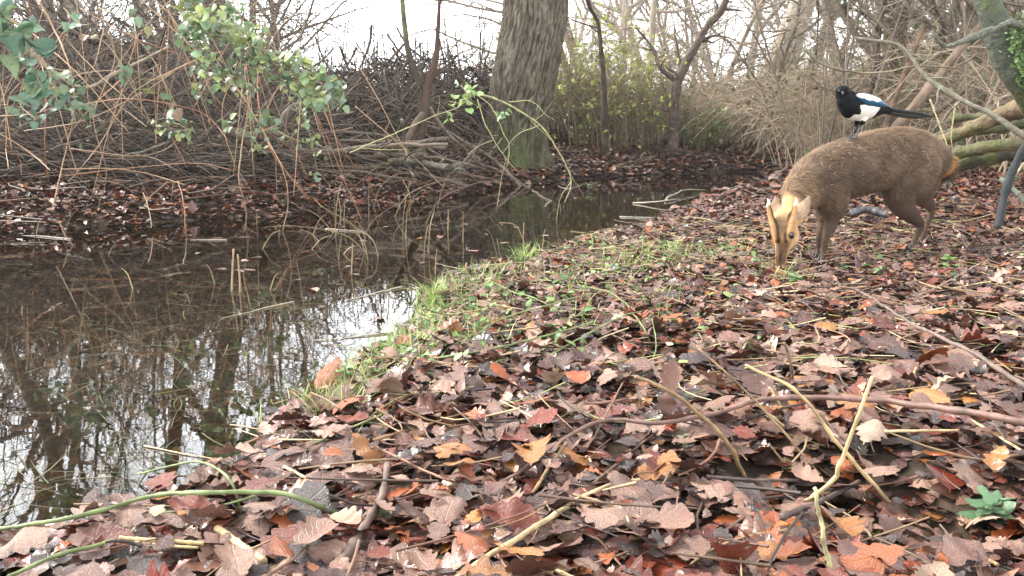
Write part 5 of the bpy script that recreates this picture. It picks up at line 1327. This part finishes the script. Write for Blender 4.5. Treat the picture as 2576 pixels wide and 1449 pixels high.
# long runners and lying stems
ground_stem('bramble_runner', [(1192, 1214), (1272, 1207), (1432, 1100), (1539, 1058), (1672, 1068), (1812, 1038), (1904, 1013), (2027, 1003), (2248, 1018), (2420, 1046), (2640, 1092)], .0028, .0062, (0.15, 0.085, 0.065), 'long purplish brown runner arching across the whole right foreground', 'runner', [.012, .02, .03, .04, .05, .05, .06, .08, .10, .12, .13], n=80)
ground_stem('bramble_runner', [(2150, 725), (2260, 790), (2371, 844), (2480, 900), (2620, 985)], .0035, .005, (0.14, 0.10, 0.08), 'pale brown runner sloping down to the right edge behind the stalks', 'runner', [.05, .08, .09, .09, .1], n=50)
for (pts, r0, r1, col, lab, lift) in [
    ([(1445, 1262), (1317, 1347), (1230, 1400), (1140, 1460)], .0042, .0034, S_STR, 'pale split straw stalk at the bottom middle', None),
    ([(1610, 1207), (1540, 1217), (1450, 1255)], .0028, .0034, S_STR, 'pale stalk meeting the split straw stalk', None),
    ([(1425, 1114), (1380, 1180), (1343, 1238)], .0026, .0024, S_TAN, 'short tan stalk lying below the long runner', None),
    ([(1540, 1265), (1565, 1283), (1582, 1312)], .002, .0016, S_STR, 'small pale hooked twig right of the split straw stalk', None),
    ([(974, 1172), (961, 1250), (900, 1350), (815, 1470)], .0055, .007, (0.13, 0.09, 0.07), 'thick dark peeling stick at the bottom left of the leaves', None),
    ([(547, 1330), (607, 1372), (667, 1412)], .0052, .0045, S_STR, 'thick straw stub lying at the lower left', None),
    ([(302, 1354), (400, 1360), (511, 1367)], .0034, .0030, (0.42, 0.30, 0.13), 'yellow straw stalk lying flat near the left water edge', None),
    ([(305, 1362), (410, 1370), (500, 1377)], .0022, .0020, (0.40, 0.3, 0.14), 'thinner straw stalk just below the yellow one', None),
    ([(715, 1174), (770, 1205), (823, 1241)], .0024, .0020, S_STR, 'thin pale stalk pointing down right near the shore', None),
    ([(725, 1143), (845, 1090), (978, 1036)], .0026, .0018, (0.22, 0.22, 0.09), 'thin greenish stem rising right from the shore', None),
    ([(885, 1124), (1050, 1076), (1183, 1034)], .0036, .0016, (0.25, 0.15, 0.08), 'long tan twig pointing up right in the mid bank leaves', None),
    ([(875, 1118), (970, 1139), (1068, 1187), (1157, 1222)], .0026, .0022, (0.20, 0.10, 0.06), 'reddish twig bending down right below the tan one', None),
    ([(1214, 879), (1294, 965), (1361, 1003), (1495, 1015), (1646, 987)], .0036, .0026, (0.24, 0.13, 0.09), 'curved reddish brown stem like a bow in the centre of the bank', None),
    ([(1668, 1072), (1580, 1140), (1490, 1216)], .0022, .0018, (0.14, 0.09, 0.06), 'thin brown twig descending left under the runner', None),
    ([(1745, 1085), (1700, 1160), (1662, 1230)], .002, .0016, (0.14, 0.09, 0.06), 'fine brown twig below the middle of the runner', None),
    ([(1183, 1058), (1250, 1062), (1310, 1058)], .002, .0018, (0.05, 0.035, 0.03), 'short black twig lying level under the bow shaped stem', None),
    ([(2180, 1085), (2300, 1083), (2410, 1081)], .0026, .0022, S_STR, 'level pale stalk lying right of the stalk clump', None),
    ([(2440, 1055), (2510, 1095), (2590, 1145)], .0024, .0022, S_STR, 'thin pale stalk slanting to the right edge', None),
    ([(2405, 1370), (2450, 1390), (2510, 1422)], .003, .0026, S_TAN, 'short tan stalk near the lower right corner', None),
    ([(1640, 870), (1560, 980), (1500, 1100)], .0018, .0014, (0.2, 0.12, 0.08), 'fine reddish twig standing across the leaves left of the stalks', [.01, .05, .02]),
    ([(1390, 1440), (1350, 1420), (1320, 1400)], .002, .002, S_STR, 'tiny pale twig end at the bottom middle', None),
    ([(1330, 1415), (1400, 1435), (1460, 1462)], .0028, .0024, S_STR, 'pale twig touching the bottom edge beside the split stalk', None),
    ([(1780, 1200), (1900, 1208), (2010, 1208)], .003, .0028, (0.10, 0.07, 0.06), 'dark stick lying level under the foot of the stalk clump', None),
    ([(1970, 1300), (2080, 1250), (2165, 1205)], .0055, .004, (0.09, 0.06, 0.05), 'dark stick lying behind the foot of the cut stalk', None),
    ([(2060, 660), (2150, 640), (2260, 612), (2330, 600)], .0038, .003, (0.30, 0.24, 0.17), 'long pale twig on the leaves behind the deer forefeet', None),
    ([(1985, 690), (2040, 675), (2110, 652)], .003, .003, (0.30, 0.22, 0.15), 'pale twig lying at the deer nose', None),
    ([(2310, 745), (2400, 700), (2470, 660)], .002, .002, (0.3, 0.24, 0.18), 'fine pale twig on the leaves at the right edge', None),
    ([(2175, 1010), (2120, 960), (2105, 900)], .0018, .0014, (0.25, 0.2, 0.15), 'hair thin stalk beside the cut stalk', [.02, .06, .1])]:
    ground_stem('fallen_stalk', pts, r0, r1, col, lab, 'stalk', lift)
# green bramble shoots
for (pts, r0, r1, lab, lift) in [
    ([(-20, 1330), (169, 1305), (378, 1250), (502, 1243), (685, 1243), (765, 1265), (836, 1292)], .0030, .0038, 'long bright green bramble shoot lying from the left edge over the shore', [.03, .04, .05, .06, .06, .05, .02]),
    ([(20, 1452), (156, 1396), (249, 1370), (330, 1340)], .0026, .0030, 'green shoot rising from the bottom left corner', [.04, .04, .03, .02]),
    ([(347, 1192), (480, 1163), (547, 1183), (587, 1227), (602, 1292)], .0018, .0022, 'thin green shoot arching over the lower shore', [.01, .05, .06, .05, .01]),
    ([(395, 1290), (500, 1283), (590, 1262), (640, 1245)], .0018, .0018, 'thin green side shoot under the long bramble shoot', [.03, .03, .04, .04]),
    ([(1097, 902), (1222, 882), (1347, 853), (1497, 811)], .0030, .0024, 'green bramble shoot crossing left below the dark green leaf', [.02, .04, .05, .04]),
    ([(1330, 922), (1455, 853), (1555, 803), (1612, 786)], .0026, .002, 'straight green shoot rising right in the bramble patch', [.01, .04, .06, .05]),
    ([(1230, 707), (1289, 736), (1347, 757), (1400, 788)], .0022, .002, 'green shoot running down right from the grass tip', [.02, .04, .04, .02]),
    ([(1455, 716), (1555, 749), (1622, 832), (1636, 872)], .0024, .002, 'green shoot bending down at the right of the bramble patch', [.03, .06, .05, .01]),
    ([(1068, 807), (1138, 761), (1228, 706)], .0022, .0018, 'brown green shoot leaning right over the shore grass', [.02, .05, .06]),
    ([(1168, 866), (1263, 803), (1414, 757), (1489, 741)], .0024, .0018, 'long green shoot sweeping right through the bramble patch', [.02, .05, .06, .03]),
    ([(1610, 960), (1650, 880), (1640, 800)], .0018, .0014, 'thin upright green shoot right of the bramble patch', [.01, .04, .08]),
    ([(1090, 850), (1180, 835), (1290, 830)], .0018, .0014, 'fine green shoot in the grass left of the bramble patch', [.02, .03, .03])]:
    ground_stem('bramble_shoot', pts, r0, r1, (0.15, 0.19, 0.07), lab, 'shoot', lift, n=44)
def one_leaf(px, py, L, col, label, tpl='rnd_hi', lift=.03, tilt=.5, seed=0, name='bramble_leaf', mat='green', cat='leaf', face=True, group=None):
    r2 = np.random.default_rng(seed + int(px) * 7 + int(py))
    q = GG(px, py, lift); m_ = MB()
    leaves_into(m_, tpl, np.zeros((1, 3)), r2.uniform(0, 6.28, 1), np.array([tilt * (1 if face else r2.normal())]) if face else r2.normal(0, tilt, 1), r2.normal(0, .2, 1), np.array([L]), (np.asarray(col) * r2.uniform(.85, 1.15))[None], r2, .5)
    return tag(m_.build(name, M[mat], origin=q), label, cat, group)
for (px, py, L, col, lab) in [
    (1376, 852, .075, (0.045, 0.085, 0.035), 'big dark green bramble leaf hanging in the middle of the bank'), (1365, 795, .06, (0.10, 0.15, 0.10), 'grey green leaf just above the big dark one'),
    (1516, 772, .065, (0.07, 0.16, 0.07), 'fresh green leaf at the top of the bramble patch'), (1480, 790, .05, (0.12, 0.2, 0.08), 'light green leaf left of the fresh one'), (1558, 784, .06, (0.06, 0.13, 0.06), 'deep green leaf at the right of the bramble patch'),
    (1712, 746, .05, (0.10, 0.22, 0.06), 'single bright green leaf on the leaves below the deer head'), (1197, 816, .045, (0.16, 0.22, 0.15), 'pale grey green leaf in the shore grass'), (1408, 822, .05, (0.06, 0.12, 0.05), 'green leaf right above the big dark one'),
    (1463, 858, .05, (0.34, 0.22, 0.03), 'yellow brown leaf below the bramble patch'), (1190, 940, .055, (0.45, 0.5, 0.38), 'pale mint green leaf among brown ones on the near bank'), (1630, 1202, .05, (0.40, 0.50, 0.30), 'pale green crinkled leaf below the runner'),
    (2490, 1196, .085, (0.05, 0.14, 0.05), 'large deep green leaf standing near the right edge'), (2020, 1062, .075, (0.09, 0.20, 0.05), 'green leaf behind the stalk clump'), (1975, 1075, .06, (0.16, 0.26, 0.12), 'light green leaf at the left of the stalk clump'), (2010, 1105, .05, (0.10, 0.22, 0.05), 'small green leaf under the stalk clump'),
    (2450, 1040, .06, (0.20, 0.30, 0.24), 'bluish green leaf beside the runner at the right'), (425, 1283, .05, (0.09, 0.12, 0.02), 'olive leaf on the long bramble shoot'), (350, 1275, .05, (0.08, 0.11, 0.02), 'darker olive leaf left on the long bramble shoot'),
    (240, 1330, .06, (0.05, 0.09, 0.06), 'dark green leaf in the water at the lower left'), (2330, 668, .05, (0.26, 0.36, 0.08), 'yellow green leaf on the leaves below the hind feet'), (2385, 655, .06, (0.36, 0.44, 0.2), 'large pale green leaf on the leaves below the hind feet'), (1245, 838, .04, (0.07, 0.14, 0.05), 'small dark leaf in the shore grass'),
    (2216, 682, .04, (0.12, 0.22, 0.10), 'small green leaf in front of the forefeet'), (2420, 500, .07, (0.10, 0.17, 0.11), 'dull green leaf behind the deer tail'), (2495, 425, .08, (0.14, 0.22, 0.10), 'green leaf under the log heap'), (1910, 462, .07, (0.30, 0.38, 0.12), 'yellow green leaf on the far part of the near bank')]:
    one_leaf(px, py, L, col, lab)
for i, (px, py, L, k, lab) in enumerate([(640, 1131, .085, 3, 'pale brown round leaf hanging over the water edge'), (2225, 1212, .15, 3, 'largest pink brown oak leaf right of the stalk clump'), (2110, 1290, .11, 1, 'brown oak leaf under the cut stalk'),
        (2270, 1330, .12, 3, 'pale curled oak leaf near the lower right corner'), (1785, 1350, .105, 3, 'pale pink oak leaf with clear veins at the bottom'), (1015, 1235, .12, 1, 'large smooth brown leaf left of the bottom middle'), (660, 1350, .11, 1, 'broad mauve leaf right of the thick straw stub'),
        (830, 1385, .09, 4, 'long rusty leaf standing on edge at the lower left'), (1655, 1030, .085, 4, 'bright rusty leaf standing up under the arching stalk'), (1665, 870, .075, 4, 'orange oak leaf right above the arching stalk'), (2160, 1110, .09, 4, 'orange leaf leaning on the stalk clump'),
        (1880, 1165, .10, 5, 'red brown leaf at the foot of the arching stalk'), (1920, 1270, .09, 5, 'dark red leaf at the foot of the stalk clump'), (2180, 1300, .11, 8, 'amber leaf below the largest oak leaf'), (1500, 855, .06, 4, 'orange red leaf below the green bramble patch'), (1590, 735, .07, 4, 'orange oak leaf at the head of the bramble patch'),
        (1225, 860, .07, 5, 'red leaf in the shore grass'), (130, 1325, .09, 7, 'large black wet leaf in the water at the lower left'), (2510, 735, .08, 8, 'amber leaf lying near the right edge'), (2470, 700, .06, 4, 'bright orange leaf at the right edge'), (1830, 820, .08, 3, 'pale pink oak leaf in the upper middle of the bank')]):
    one_leaf(px, py, L, LEAFCOL[k] * 1.15, lab, 'oak_hi' if i != 0 else 'rnd_hi', .035, (.25 if k not in (4, 5) else .8), i, 'oak_leaf', 'leaf')

def seedling(px, py, H, n, L, col, label, tpl='ov_mid', name='seedling', cat='plant'):
    b_ = GG(px, py); t_ = thing(name, label, cat, tuple(b_))
    pth = spline(np.array([(0, 0, -.01), (.004, .002, H * .5), (.002, -.004, H)]), 10); m_ = MB(); v, q = tube_arrays(pth, np.linspace(.0018, .001, 10), 6); m_.add(v, q, c=(0.16, 0.16, 0.07)); m_.build('stem', M['stem'], t_)
    hs_ = np.linspace(.35, 1, n); az = np.arange(n) * 2.4 + rg.random() * 6; ln = L * (1.1 - .5 * (hs_ - .35))
    d = np.stack([np.cos(az), np.sin(az), np.zeros(n)], -1)
    pos = np.array([0, 0, 1]) * (hs_ * H)[:, None] + d * (ln * .5)[:, None]
    m_ = MB(); leaves_into(m_, tpl, pos, az - math.pi / 2, rg.normal(.15, .2, n), rg.normal(0, .2, n), ln, np.asarray(col) * rg.uniform(.75, 1.25, (n, 1)), rg, .5)
    m_.build('foliage', M['green'], t_)
    return t_
for (px, py, H, n, L, col, lab) in [
    (1816, 1075, .035, 10, .026, (0.28, 0.36, 0.20), 'pale woolly seedling under the runner'), (1716, 1142, .03, 9, .02, (0.34, 0.36, 0.24), 'grey green tufted seedling left of the arching stalk'), (2486, 1330, .05, 12, .035, (0.13, 0.24, 0.12), 'green nettle near the lower right corner'),
    (868, 990, .06, 10, .032, (0.22, 0.36, 0.14), 'fresh green seedling at the water edge'), (2000, 722, .04, 12, .03, (0.14, 0.28, 0.10), 'small green weed below the deer nose'), (1960, 1010, .03, 6, .02, (0.2, 0.3, 0.14), 'tiny weed behind the runner'),
    (2540, 300 + 170, .07, 12, .05, (0.14, 0.26, 0.12), 'green weed at the foot of the blue grey pole'), (2215, 695, .03, 8, .025, (0.16, 0.3, 0.12), 'tiny green weed in front of the deer'), (2385, 670, .04, 9, .035, (0.22, 0.36, 0.10), 'leafy weed below the deer hind feet'),
    (960, 1330, .03, 12, .02, (0.20, 0.24, 0.14), 'mossy green cushion beside the thick dark stick'), (1490, 480, .08, 12, .07, (0.16, 0.22, 0.1), 'weed at the far water edge below the oak'), (1140, 445, .1, 12, .08, (0.16, 0.22, 0.13), 'grey green weed on the far bank left of the oak')]:
    seedling(px, py, H, n, L, col, lab)

# ---------------------------------------------------------------- brambles that hang in front of the brush, hazel twig before the oak
BT = (0.36, 0.23, 0.13)
hang = [([(60, -40), (93, 137), (109, 222), (107, 352), (113, 447)], .0052, 4.9), ([(95, 0), (130, 67), (167, 167), (178, 278), (159, 378), (137, 463), (122, 526)], .0055, 4.7), ([(560, 130), (482, 159), (370, 215), (315, 267), (267, 352), (222, 415), (178, 467)], .0050, 5.0),
        ([(330, 178), (241, 259), (174, 337)], .004, 5.0), ([(-20, 292), (74, 289), (141, 270)], .004, 4.6), ([(48, 211), (22, 259), (17, 370), (24, 426)], .004, 4.7), ([(660, 60), (652, 159), (647, 259), (678, 378), (734, 456), (780, 510)], .005, 5.6),
        ([(630, 240), (615, 333), (600, 444), (616, 530), (610, 640)], .005, 5.2), ([(178, 196), (222, 181), (308, 174), (360, 178)], .0035, 5.0), ([(207, 263), (333, 250), (445, 267), (519, 293), (570, 356)], .004, 5.1), ([(178, 374), (333, 393), (408, 378), (452, 341)], .004, 5.1),
        ([(152, 426), (296, 426), (370, 437), (470, 462)], .004, 5.1), ([(163, 441), (333, 422), (482, 411), (578, 426)], .0035, 5.2), ([(259, 237), (315, 278), (370, 322)], .0035, 5.1), ([(448, 456), (460, 500), (465, 580)], .004, 5.3), ([(337, 56), (341, 100), (339, 148)], .003, 5.0),
        ([(262, 70), (237, 167), (207, 219)], .003, 5.0), ([(60, -40), (130, 63), (178, 111), (250, 190), (330, 260), (420, 345)], .004, 4.8), ([(0, 352), (48, 396), (56, 440)], .0035, 4.8), ([(-10, 330), (74, 385), (127, 433)], .005, 4.7), ([(360, 485), (372, 520), (380, 575)], .003, 5.0),
        ([(808, 259), (838, 333), (893, 419), (938, 478), (960, 530)], .005, 6.0), ([(671, 352), (720, 433), (775, 504)], .0045, 5.8), ([(893, 267), (986, 345), (1060, 411), (1120, 470)], .0042, 6.2), ([(740, 190), (800, 300), (840, 400), (905, 560)], .0035, 5.6),
        ([(480, 60), (560, 170), (640, 300), (720, 470), (700, 640)], .0035, 5.0), ([(0, 30), (90, 90), (200, 190), (330, 330)], .004, 4.6), ([(200, 20), (330, 90), (480, 160), (640, 300), (760, 400)], .0038, 5.2), ([(60, 330), (200, 300), (330, 240), (470, 150)], .0036, 5.0), ([(150, 560), (190, 620), (350, 760)], .003, 4.4),
        ([(430, 30), (400, 180), (430, 330), (470, 420)], .0032, 5.3), ([(560, 20), (600, 140), (560, 280), (590, 420)], .0032, 5.4), ([(250, 20), (290, 150), (240, 290), (270, 430), (250, 520)], .0035, 4.9)]
for i, (pts, r, Yd) in enumerate(hang):
    c = np.array(BT) * rg.uniform(.65, 1.2) * (1 if i % 3 else np.array([.9, .62, .55]))
    stem_obj('bramble_cane', [(a, b2, Yd + .12 * math.sin(k * 1.7 + i)) for k, (a, b2) in enumerate(pts)], r * .8, r * .45, c, M['stem'], 'thin tan bramble stem arching down in front of the brush pile', 'bramble cane', 'bramble stems in front of the brush pile', S=6, n=40, twigs=2, rng=rg)
for i in range(60):   # more thin arching shoots of the same bramble
    px = rg.uniform(-80, 900); Yd = rg.uniform(5.0, 6.6); y0 = rg.uniform(-60, 200); dx = rg.normal(0, 130); ye = y0 + rg.uniform(120, 380)
    yb = min(ye, np.interp(px, [0, 900], [540, 500]))
    stem_obj('bramble_cane', [(px, y0, Yd), (px + dx * .4, y0 * .6 + yb * .4 - rg.uniform(0, 60), Yd), (px + dx, yb, Yd - .1)], .0028, .0016, np.array(BT) * rg.uniform(.45, 1.1), M['stem'], 'thin tan bramble stem arching down in front of the brush pile', 'bramble cane', 'bramble stems in front of the brush pile', S=4, n=18, twigs=3, rng=rg)

def leafy(name, label, shoots, Yd, nl, L, col, r=.003, cat='shrub', tpl='rnd_mid', scol=(0.24, 0.22, 0.1), jit=.02, tilt=.9):
    pp = [spline(np.array([P(a, b2, Yd + .1 * math.sin(a * .03 + j)) for a, b2 in s]), 26) for j, s in enumerate(shoots)]
    org = pp[0][0]; t_ = thing(name, label, cat, tuple(org))
    m_ = MB()
    for p in pp:
        v, q = tube_arrays(p - org, np.linspace(r, r * .4, 26), 6); m_.add(v, q, c=np.array(scol) * rg.uniform(.8, 1.2))
    pos, B = [], []
    for k in range(nl):
        p = pp[rg.integers(len(pp))]; i = int(rg.integers(2, 26)); d = rg.normal(0, 1, 3); d[2] -= .4; d = nrm(d) * L * rg.uniform(.4, 1.2) + rg.normal(0, jit, 3)
        pos.append(p[i] + d - org); s = np.linspace(0, 1, 3)[:, None]; B.append(((p[i] - org) + d * s, np.full(3, .0009)))
    put_tubes(m_, B, 3, scol, rg, .2)
    m_.build('stems', M['stem'], t_)
    m_ = MB(); pos = np.array(pos); n = len(pos)
    # blades hang facing the light: mostly tilted towards the open pond
    leaves_into(m_, tpl, pos, rg.normal(math.pi, 1.2, n), rg.normal(-.75, .45, n), rg.normal(0, .35, n), L * rg.uniform(.65, 1.3, n), np.asarray(col)[rg.integers(0, len(col), n)] * rg.uniform(.75, 1.25, (n, 1)), rg, .5)
    m_.build('foliage', M['green'], t_)
    return t_
GL = np.array([(0.24, 0.33, 0.16), (0.20, 0.30, 0.15), (0.30, 0.38, 0.17), (0.36, 0.40, 0.14), (0.20, 0.28, 0.19), (0.15, 0.22, 0.10)])
leafy('leafy_shoot', 'pale green leafy shoots arching over the brush pile towards the snag', [[(420, 10), (520, 60), (620, 130), (700, 210), (760, 290)], [(480, 30), (600, 90), (700, 150), (790, 190), (850, 240)], [(460, 60), (520, 140), (560, 200)], [(560, 90), (680, 130), (760, 150), (840, 200)], [(640, 120), (740, 210), (800, 260)], [(700, 180), (790, 230), (850, 262)], [(470, 50), (560, 60), (640, 90)]], 4.3, 400, .044, GL)
leafy('leafy_shoot', 'upper pale green leafy shoots against the sky left of the gap', [[(400, -30), (520, 20), (600, 70), (640, 110)], [(560, -20), (600, 40), (640, 90), (660, 140)], [(440, -20), (500, 60), (560, 80)]], 4.5, 130, .046, GL)
leafy('leafy_shoot', 'two leafy side shoots hanging low over the brush pile centre', [[(460, 60), (500, 160), (520, 250)], [(570, 150), (600, 200), (640, 220)], [(400, 320), (440, 310), (480, 330)]], 4.4, 80, .042, GL * .85)
leafy('leafy_shoot', 'dull green leaves hanging beside a thick bramble stem at lower centre left', [[(640, 340), (620, 300), (590, 290), (560, 310)], [(640, 290), (670, 295), (700, 310)]], 4.8, 20, .055, GL * .7)
TEAL = np.array([(0.11, 0.20, 0.13), (0.08, 0.15, 0.09), (0.16, 0.25, 0.15), (0.20, 0.27, 0.14)])
leafy('leafy_shoot', 'large teal green leaves hanging into the upper left corner', [[(-60, -20), (10, 40), (50, 90), (90, 160)], [(-50, 60), (20, 100), (80, 170), (110, 230)], [(-40, 20), (40, 60), (70, 100)]], 2.9, 50, .07, TEAL, tpl='rnd_hi')
leafy('leafy_shoot', 'dark teal leaves hanging below the corner cluster at the left edge', [[(100, 240), (140, 220), (190, 250), (200, 290)], [(60, 200), (50, 260), (90, 300)], [(170, 230), (210, 240)]], 3.9, 55, .048, TEAL * .8)
leafy('leafy_shoot', 'sparse yellowing leaves in the upper left brambles', [[(250, 20), (350, 60), (400, 110)], [(300, 150), (340, 220), (330, 260)], [(320, 160), (400, 240), (430, 270)], [(160, 20), (200, 60), (230, 60)]], 4.3, 24, .058, np.array([(0.26, 0.24, 0.10), (0.25, 0.15, 0.08), (0.16, 0.24, 0.14), (0.14, 0.24, 0.16)]), tpl='rnd_hi')
leafy('leafy_shoot', 'small green bramble leaves low in the brush pile', [[(750, 250), (780, 340), (800, 440)], [(700, 330), (740, 350), (820, 370)], [(560, 320), (620, 330), (660, 380)]], 5.4, 50, .042, GL * .7)
leafy('leafy_shoot', 'small leaves over the dark brush right of the dead snag', [[(1160, 215), (1180, 240), (1190, 262)], [(1130, 255), (1165, 262)], [(1125, 290), (1150, 285)], [(1175, 215), (1168, 240)]], 5.2, 26, .045, np.array([(0.24, 0.38, 0.14), (0.30, 0.42, 0.14)]), tpl='rnd_hi', jit=.01)
leafy('leafy_shoot', 'small group of leaves hanging before the oak bark', [[(1250, 280), (1272, 290), (1290, 285)]], 5.4, 9, .045, np.array([(0.24, 0.34, 0.16)]), tpl='rnd_hi', jit=.008)
HZ = (0.36, 0.34, 0.16)
for (pts, r, Yd, lab) in [([(1185, 232), (1264, 259), (1356, 315), (1412, 393), (1438, 456), (1420, 510)], .0065, 5.6, 'pale green hazel branch arching down before the oak'),
        ([(880, 385), (1004, 333), (1097, 293), (1153, 274), (1190, 237)], .0042, 5.7, 'thin hazel branch running left from the leaves before the snag'), ([(1201, 250), (1219, 307), (1241, 352), (1279, 407), (1300, 430)], .0035, 5.6, 'hazel side twig hanging in front of the oak base'),
        ([(1197, 237), (1234, 267), (1264, 333), (1282, 370), (1275, 420)], .003, 5.6, 'second hazel side twig hanging in front of the oak base'), ([(1279, 256), (1338, 256), (1375, 289), (1397, 300)], .003, 5.6, 'short hazel twig reaching right across the oak'),
        ([(1241, 352), (1195, 375), (1165, 410)], .0025, 5.6, 'fine hazel twig drooping left of the oak base'), ([(1438, 456), (1410, 500), (1400, 560)], .0022, 5.4, 'hazel tip drooping into the water'), ([(1250, 520), (1262, 440), (1280, 380)], .0022, 5.4, 'thin hazel twig rising from the water before the oak'),
        ([(908, 372), (960, 377), (1030, 376)], .0028, 5.7, 'short level hazel twig over the mossy log'), ([(1356, 315), (1300, 340), (1262, 388)], .0025, 5.6, 'fine hazel twig curving back left from the branch bend')]:
    stem_obj('hazel_branch', [(a, b2, Yd) for a, b2 in pts], r, r * .4, HZ, M['lichen'] if r > .006 else M['stem'], lab, 'branch', S=7, n=44, twigs=4, rng=rg)

# ---------------------------------------------------------------- sticks in and on the pond
for (pts, r, lab) in [([(588, 626), (584, 680), (582, 730)], .0042, 'pale forked stub standing in the middle of the pond'), ([(598, 640), (602, 690), (604, 735)], .0042, 'second prong of the pale stub in the pond'), ([(887, 615), (886, 650), (884, 692)], .0035, 'thin pale stub standing right of the forked one'),
        ([(1128, 528), (1126, 580)], .004, 'short stub in the water below the snag'), ([(1318, 560), (1316, 610), (1318, 658)], .003, 'tall dead stem at the tip of the near bank'), ([(1256, 560), (1300, 570), (1330, 640)], .0025, 'bent dead stem left of the tall one')]:
    b_ = G(*pts[-1]); Yb = b_[1]
    stem_obj('dead_stalk', [(a, b2, Yb) for a, b2 in pts[:-1]] + [(pts[-1][0], pts[-1][1] + 8, Yb)], r * .6, r * .8, (0.28, 0.19, 0.10), M['stem'], lab, 'stem', n=16, rng=rg)
for (pts, r, col, lab) in [([(1676, 507), (1722, 488), (1789, 480)], .018, (0.36, 0.29, 0.21), 'pale bare branch half out of the pond at its far end'), ([(1593, 511), (1676, 515), (1734, 505)], .012, (0.33, 0.27, 0.2), 'lower limb of pale wood lying along the far shore water'), ([(1339, 478), (1384, 505)], .010, (0.32, 0.24, 0.17), 'upper arm of the bent twig in the far water'),
        ([(1384, 505), (1339, 532)], .009, (0.32, 0.24, 0.17), 'lower arm of the bent twig in the far water'), ([(1405, 468), (1430, 474), (1470, 462)], .008, (0.35, 0.3, 0.24), 'thin curved twig at the far shore'), ([(570, 602), (480, 602)], .005, (0.4, 0.34, 0.26), 'thin pale stick floating in the left of the pond'),
        ([(820, 575), (920, 583)], .006, (0.36, 0.3, 0.22), 'pale stick floating below the mossy log'), ([(740, 757), (560, 800)], .004, (0.36, 0.3, 0.2), 'long stalk floating in the middle of the pond'), ([(1010, 720), (870, 755)], .005, (0.42, 0.36, 0.28), 'pale stick floating at the edge of the bright reflection'), ([(990, 835), (800, 855)], .0045, (0.4, 0.33, 0.24), 'pale stick floating on the bright reflection'),
        ([(365, 1118), (502, 1147), (600, 1163)], .0028, (0.42, 0.3, 0.16), 'straw stalk floating near the lower shore'), ([(860, 905), (820, 850)], .004, (0.12, 0.07, 0.04), 'short dark stick floating by the water edge'), ([(180, 600), (60, 590)], .006, (0.3, 0.26, 0.2), 'grey stick floating at the far left'), ([(1560, 545), (1700, 549)], .006, (0.42, 0.38, 0.32), 'thin pale stick standing in for a bright streak reflected by the near shore')]:  # last stick is added to imitate a bright reflection streak on the water
    w_ = np.array([G(a, b2, .004) for a, b2 in pts]); n = 22; path = spline(w_, n); path = path + np.cumsum(rg.normal(0, 1, (n, 3)), 0) * np.linalg.norm(w_[-1] - w_[0]) * .003; path[:, 2] = np.clip(path[:, 2], -.004, r * .6) + (.03 * np.sin(np.linspace(0, 3.1, n)) if r > .011 else 0)
    r = r * .5; path[:, 0] += np.linalg.norm(w_[-1] - w_[0]) * .02 * fbm(np.linspace(0, 3, n), np.zeros(n), 0, int(abs(r) * 1e5), 2); m_ = MB(); v, q = tube_arrays(path, np.linspace(r, r * .35, n) * (1 + .3 * rg.random(n)), 8, True); m_.add(v, q, c=col)
    tag(m_.build('floating_stick', M['wetstick'], origin=path[0]), lab, 'stick')
for i in range(26):   # bent twigs of a drowned bush
    px, py = rg.normal(950, 110), rg.uniform(520, 660); b_ = G(px, py); Yb = b_[1]; hh = rg.uniform(30, 150); dx = rg.normal(0, 60)
    stem_obj('drowned_twig', [(px, py + 12, Yb), (px + dx * .3, py - hh * .6, Yb), (px + dx, py - hh, Yb + rg.normal(0, .1)), (px + dx * 1.5 + rg.normal(0, 20), py - hh * rg.uniform(.7, 1.5), Yb)], .0024, .0008, np.array((0.26, 0.19, 0.10)) * rg.uniform(.4, 1.1), M['stem'], 'thin tan twig of the drowned bush rising from the pond', 'twig', 'twigs of the drowned bush', S=5, n=20, twigs=2, rng=rg)
for i in range(22):
    px, py = rg.uniform(40, 1400), rg.uniform(560, 760); b_ = G(px, py)
    if float(shore_sd(np.array([b_[0]]), np.array([b_[1]]))[0]) > -.05: continue
    Yb = b_[1]; hh = rg.uniform(20, 80); dx = rg.normal(0, 40)
    stem_obj('drowned_twig', [(px, py + 8, Yb), (px + dx * .5, py - hh * .7, Yb), (px + dx, py - hh, Yb)], .0024, .001, np.array((0.34, 0.25, 0.13)) * rg.uniform(.4, 1.1), M['stem'], 'lone thin twig poking out of the dark pond water', 'twig', 'lone twigs poking out of the pond', S=5, n=14, rng=rg)
mb = MB(); n = 90; q = np.array([G(rg.uniform(500, 1700), rg.normal(620, 110), .003) for _ in range(n)]); q = q[shore_sd(q[:, 0], q[:, 1]) < -.02]; n = len(q)
leaves_into(mb, 'oak_lo', q, rg.uniform(0, 6.28, n), rg.normal(0, .05, n), rg.normal(0, .05, n), rg.uniform(.03, .07, n), leaf_cols(rg, n)[0] * 1.2, rg, .2, flat=True)
tag(mb.build('floating_leaves', M['leaf']), 'scattered brown leaves floating on the pond', 'leaf litter', None, 'stuff')
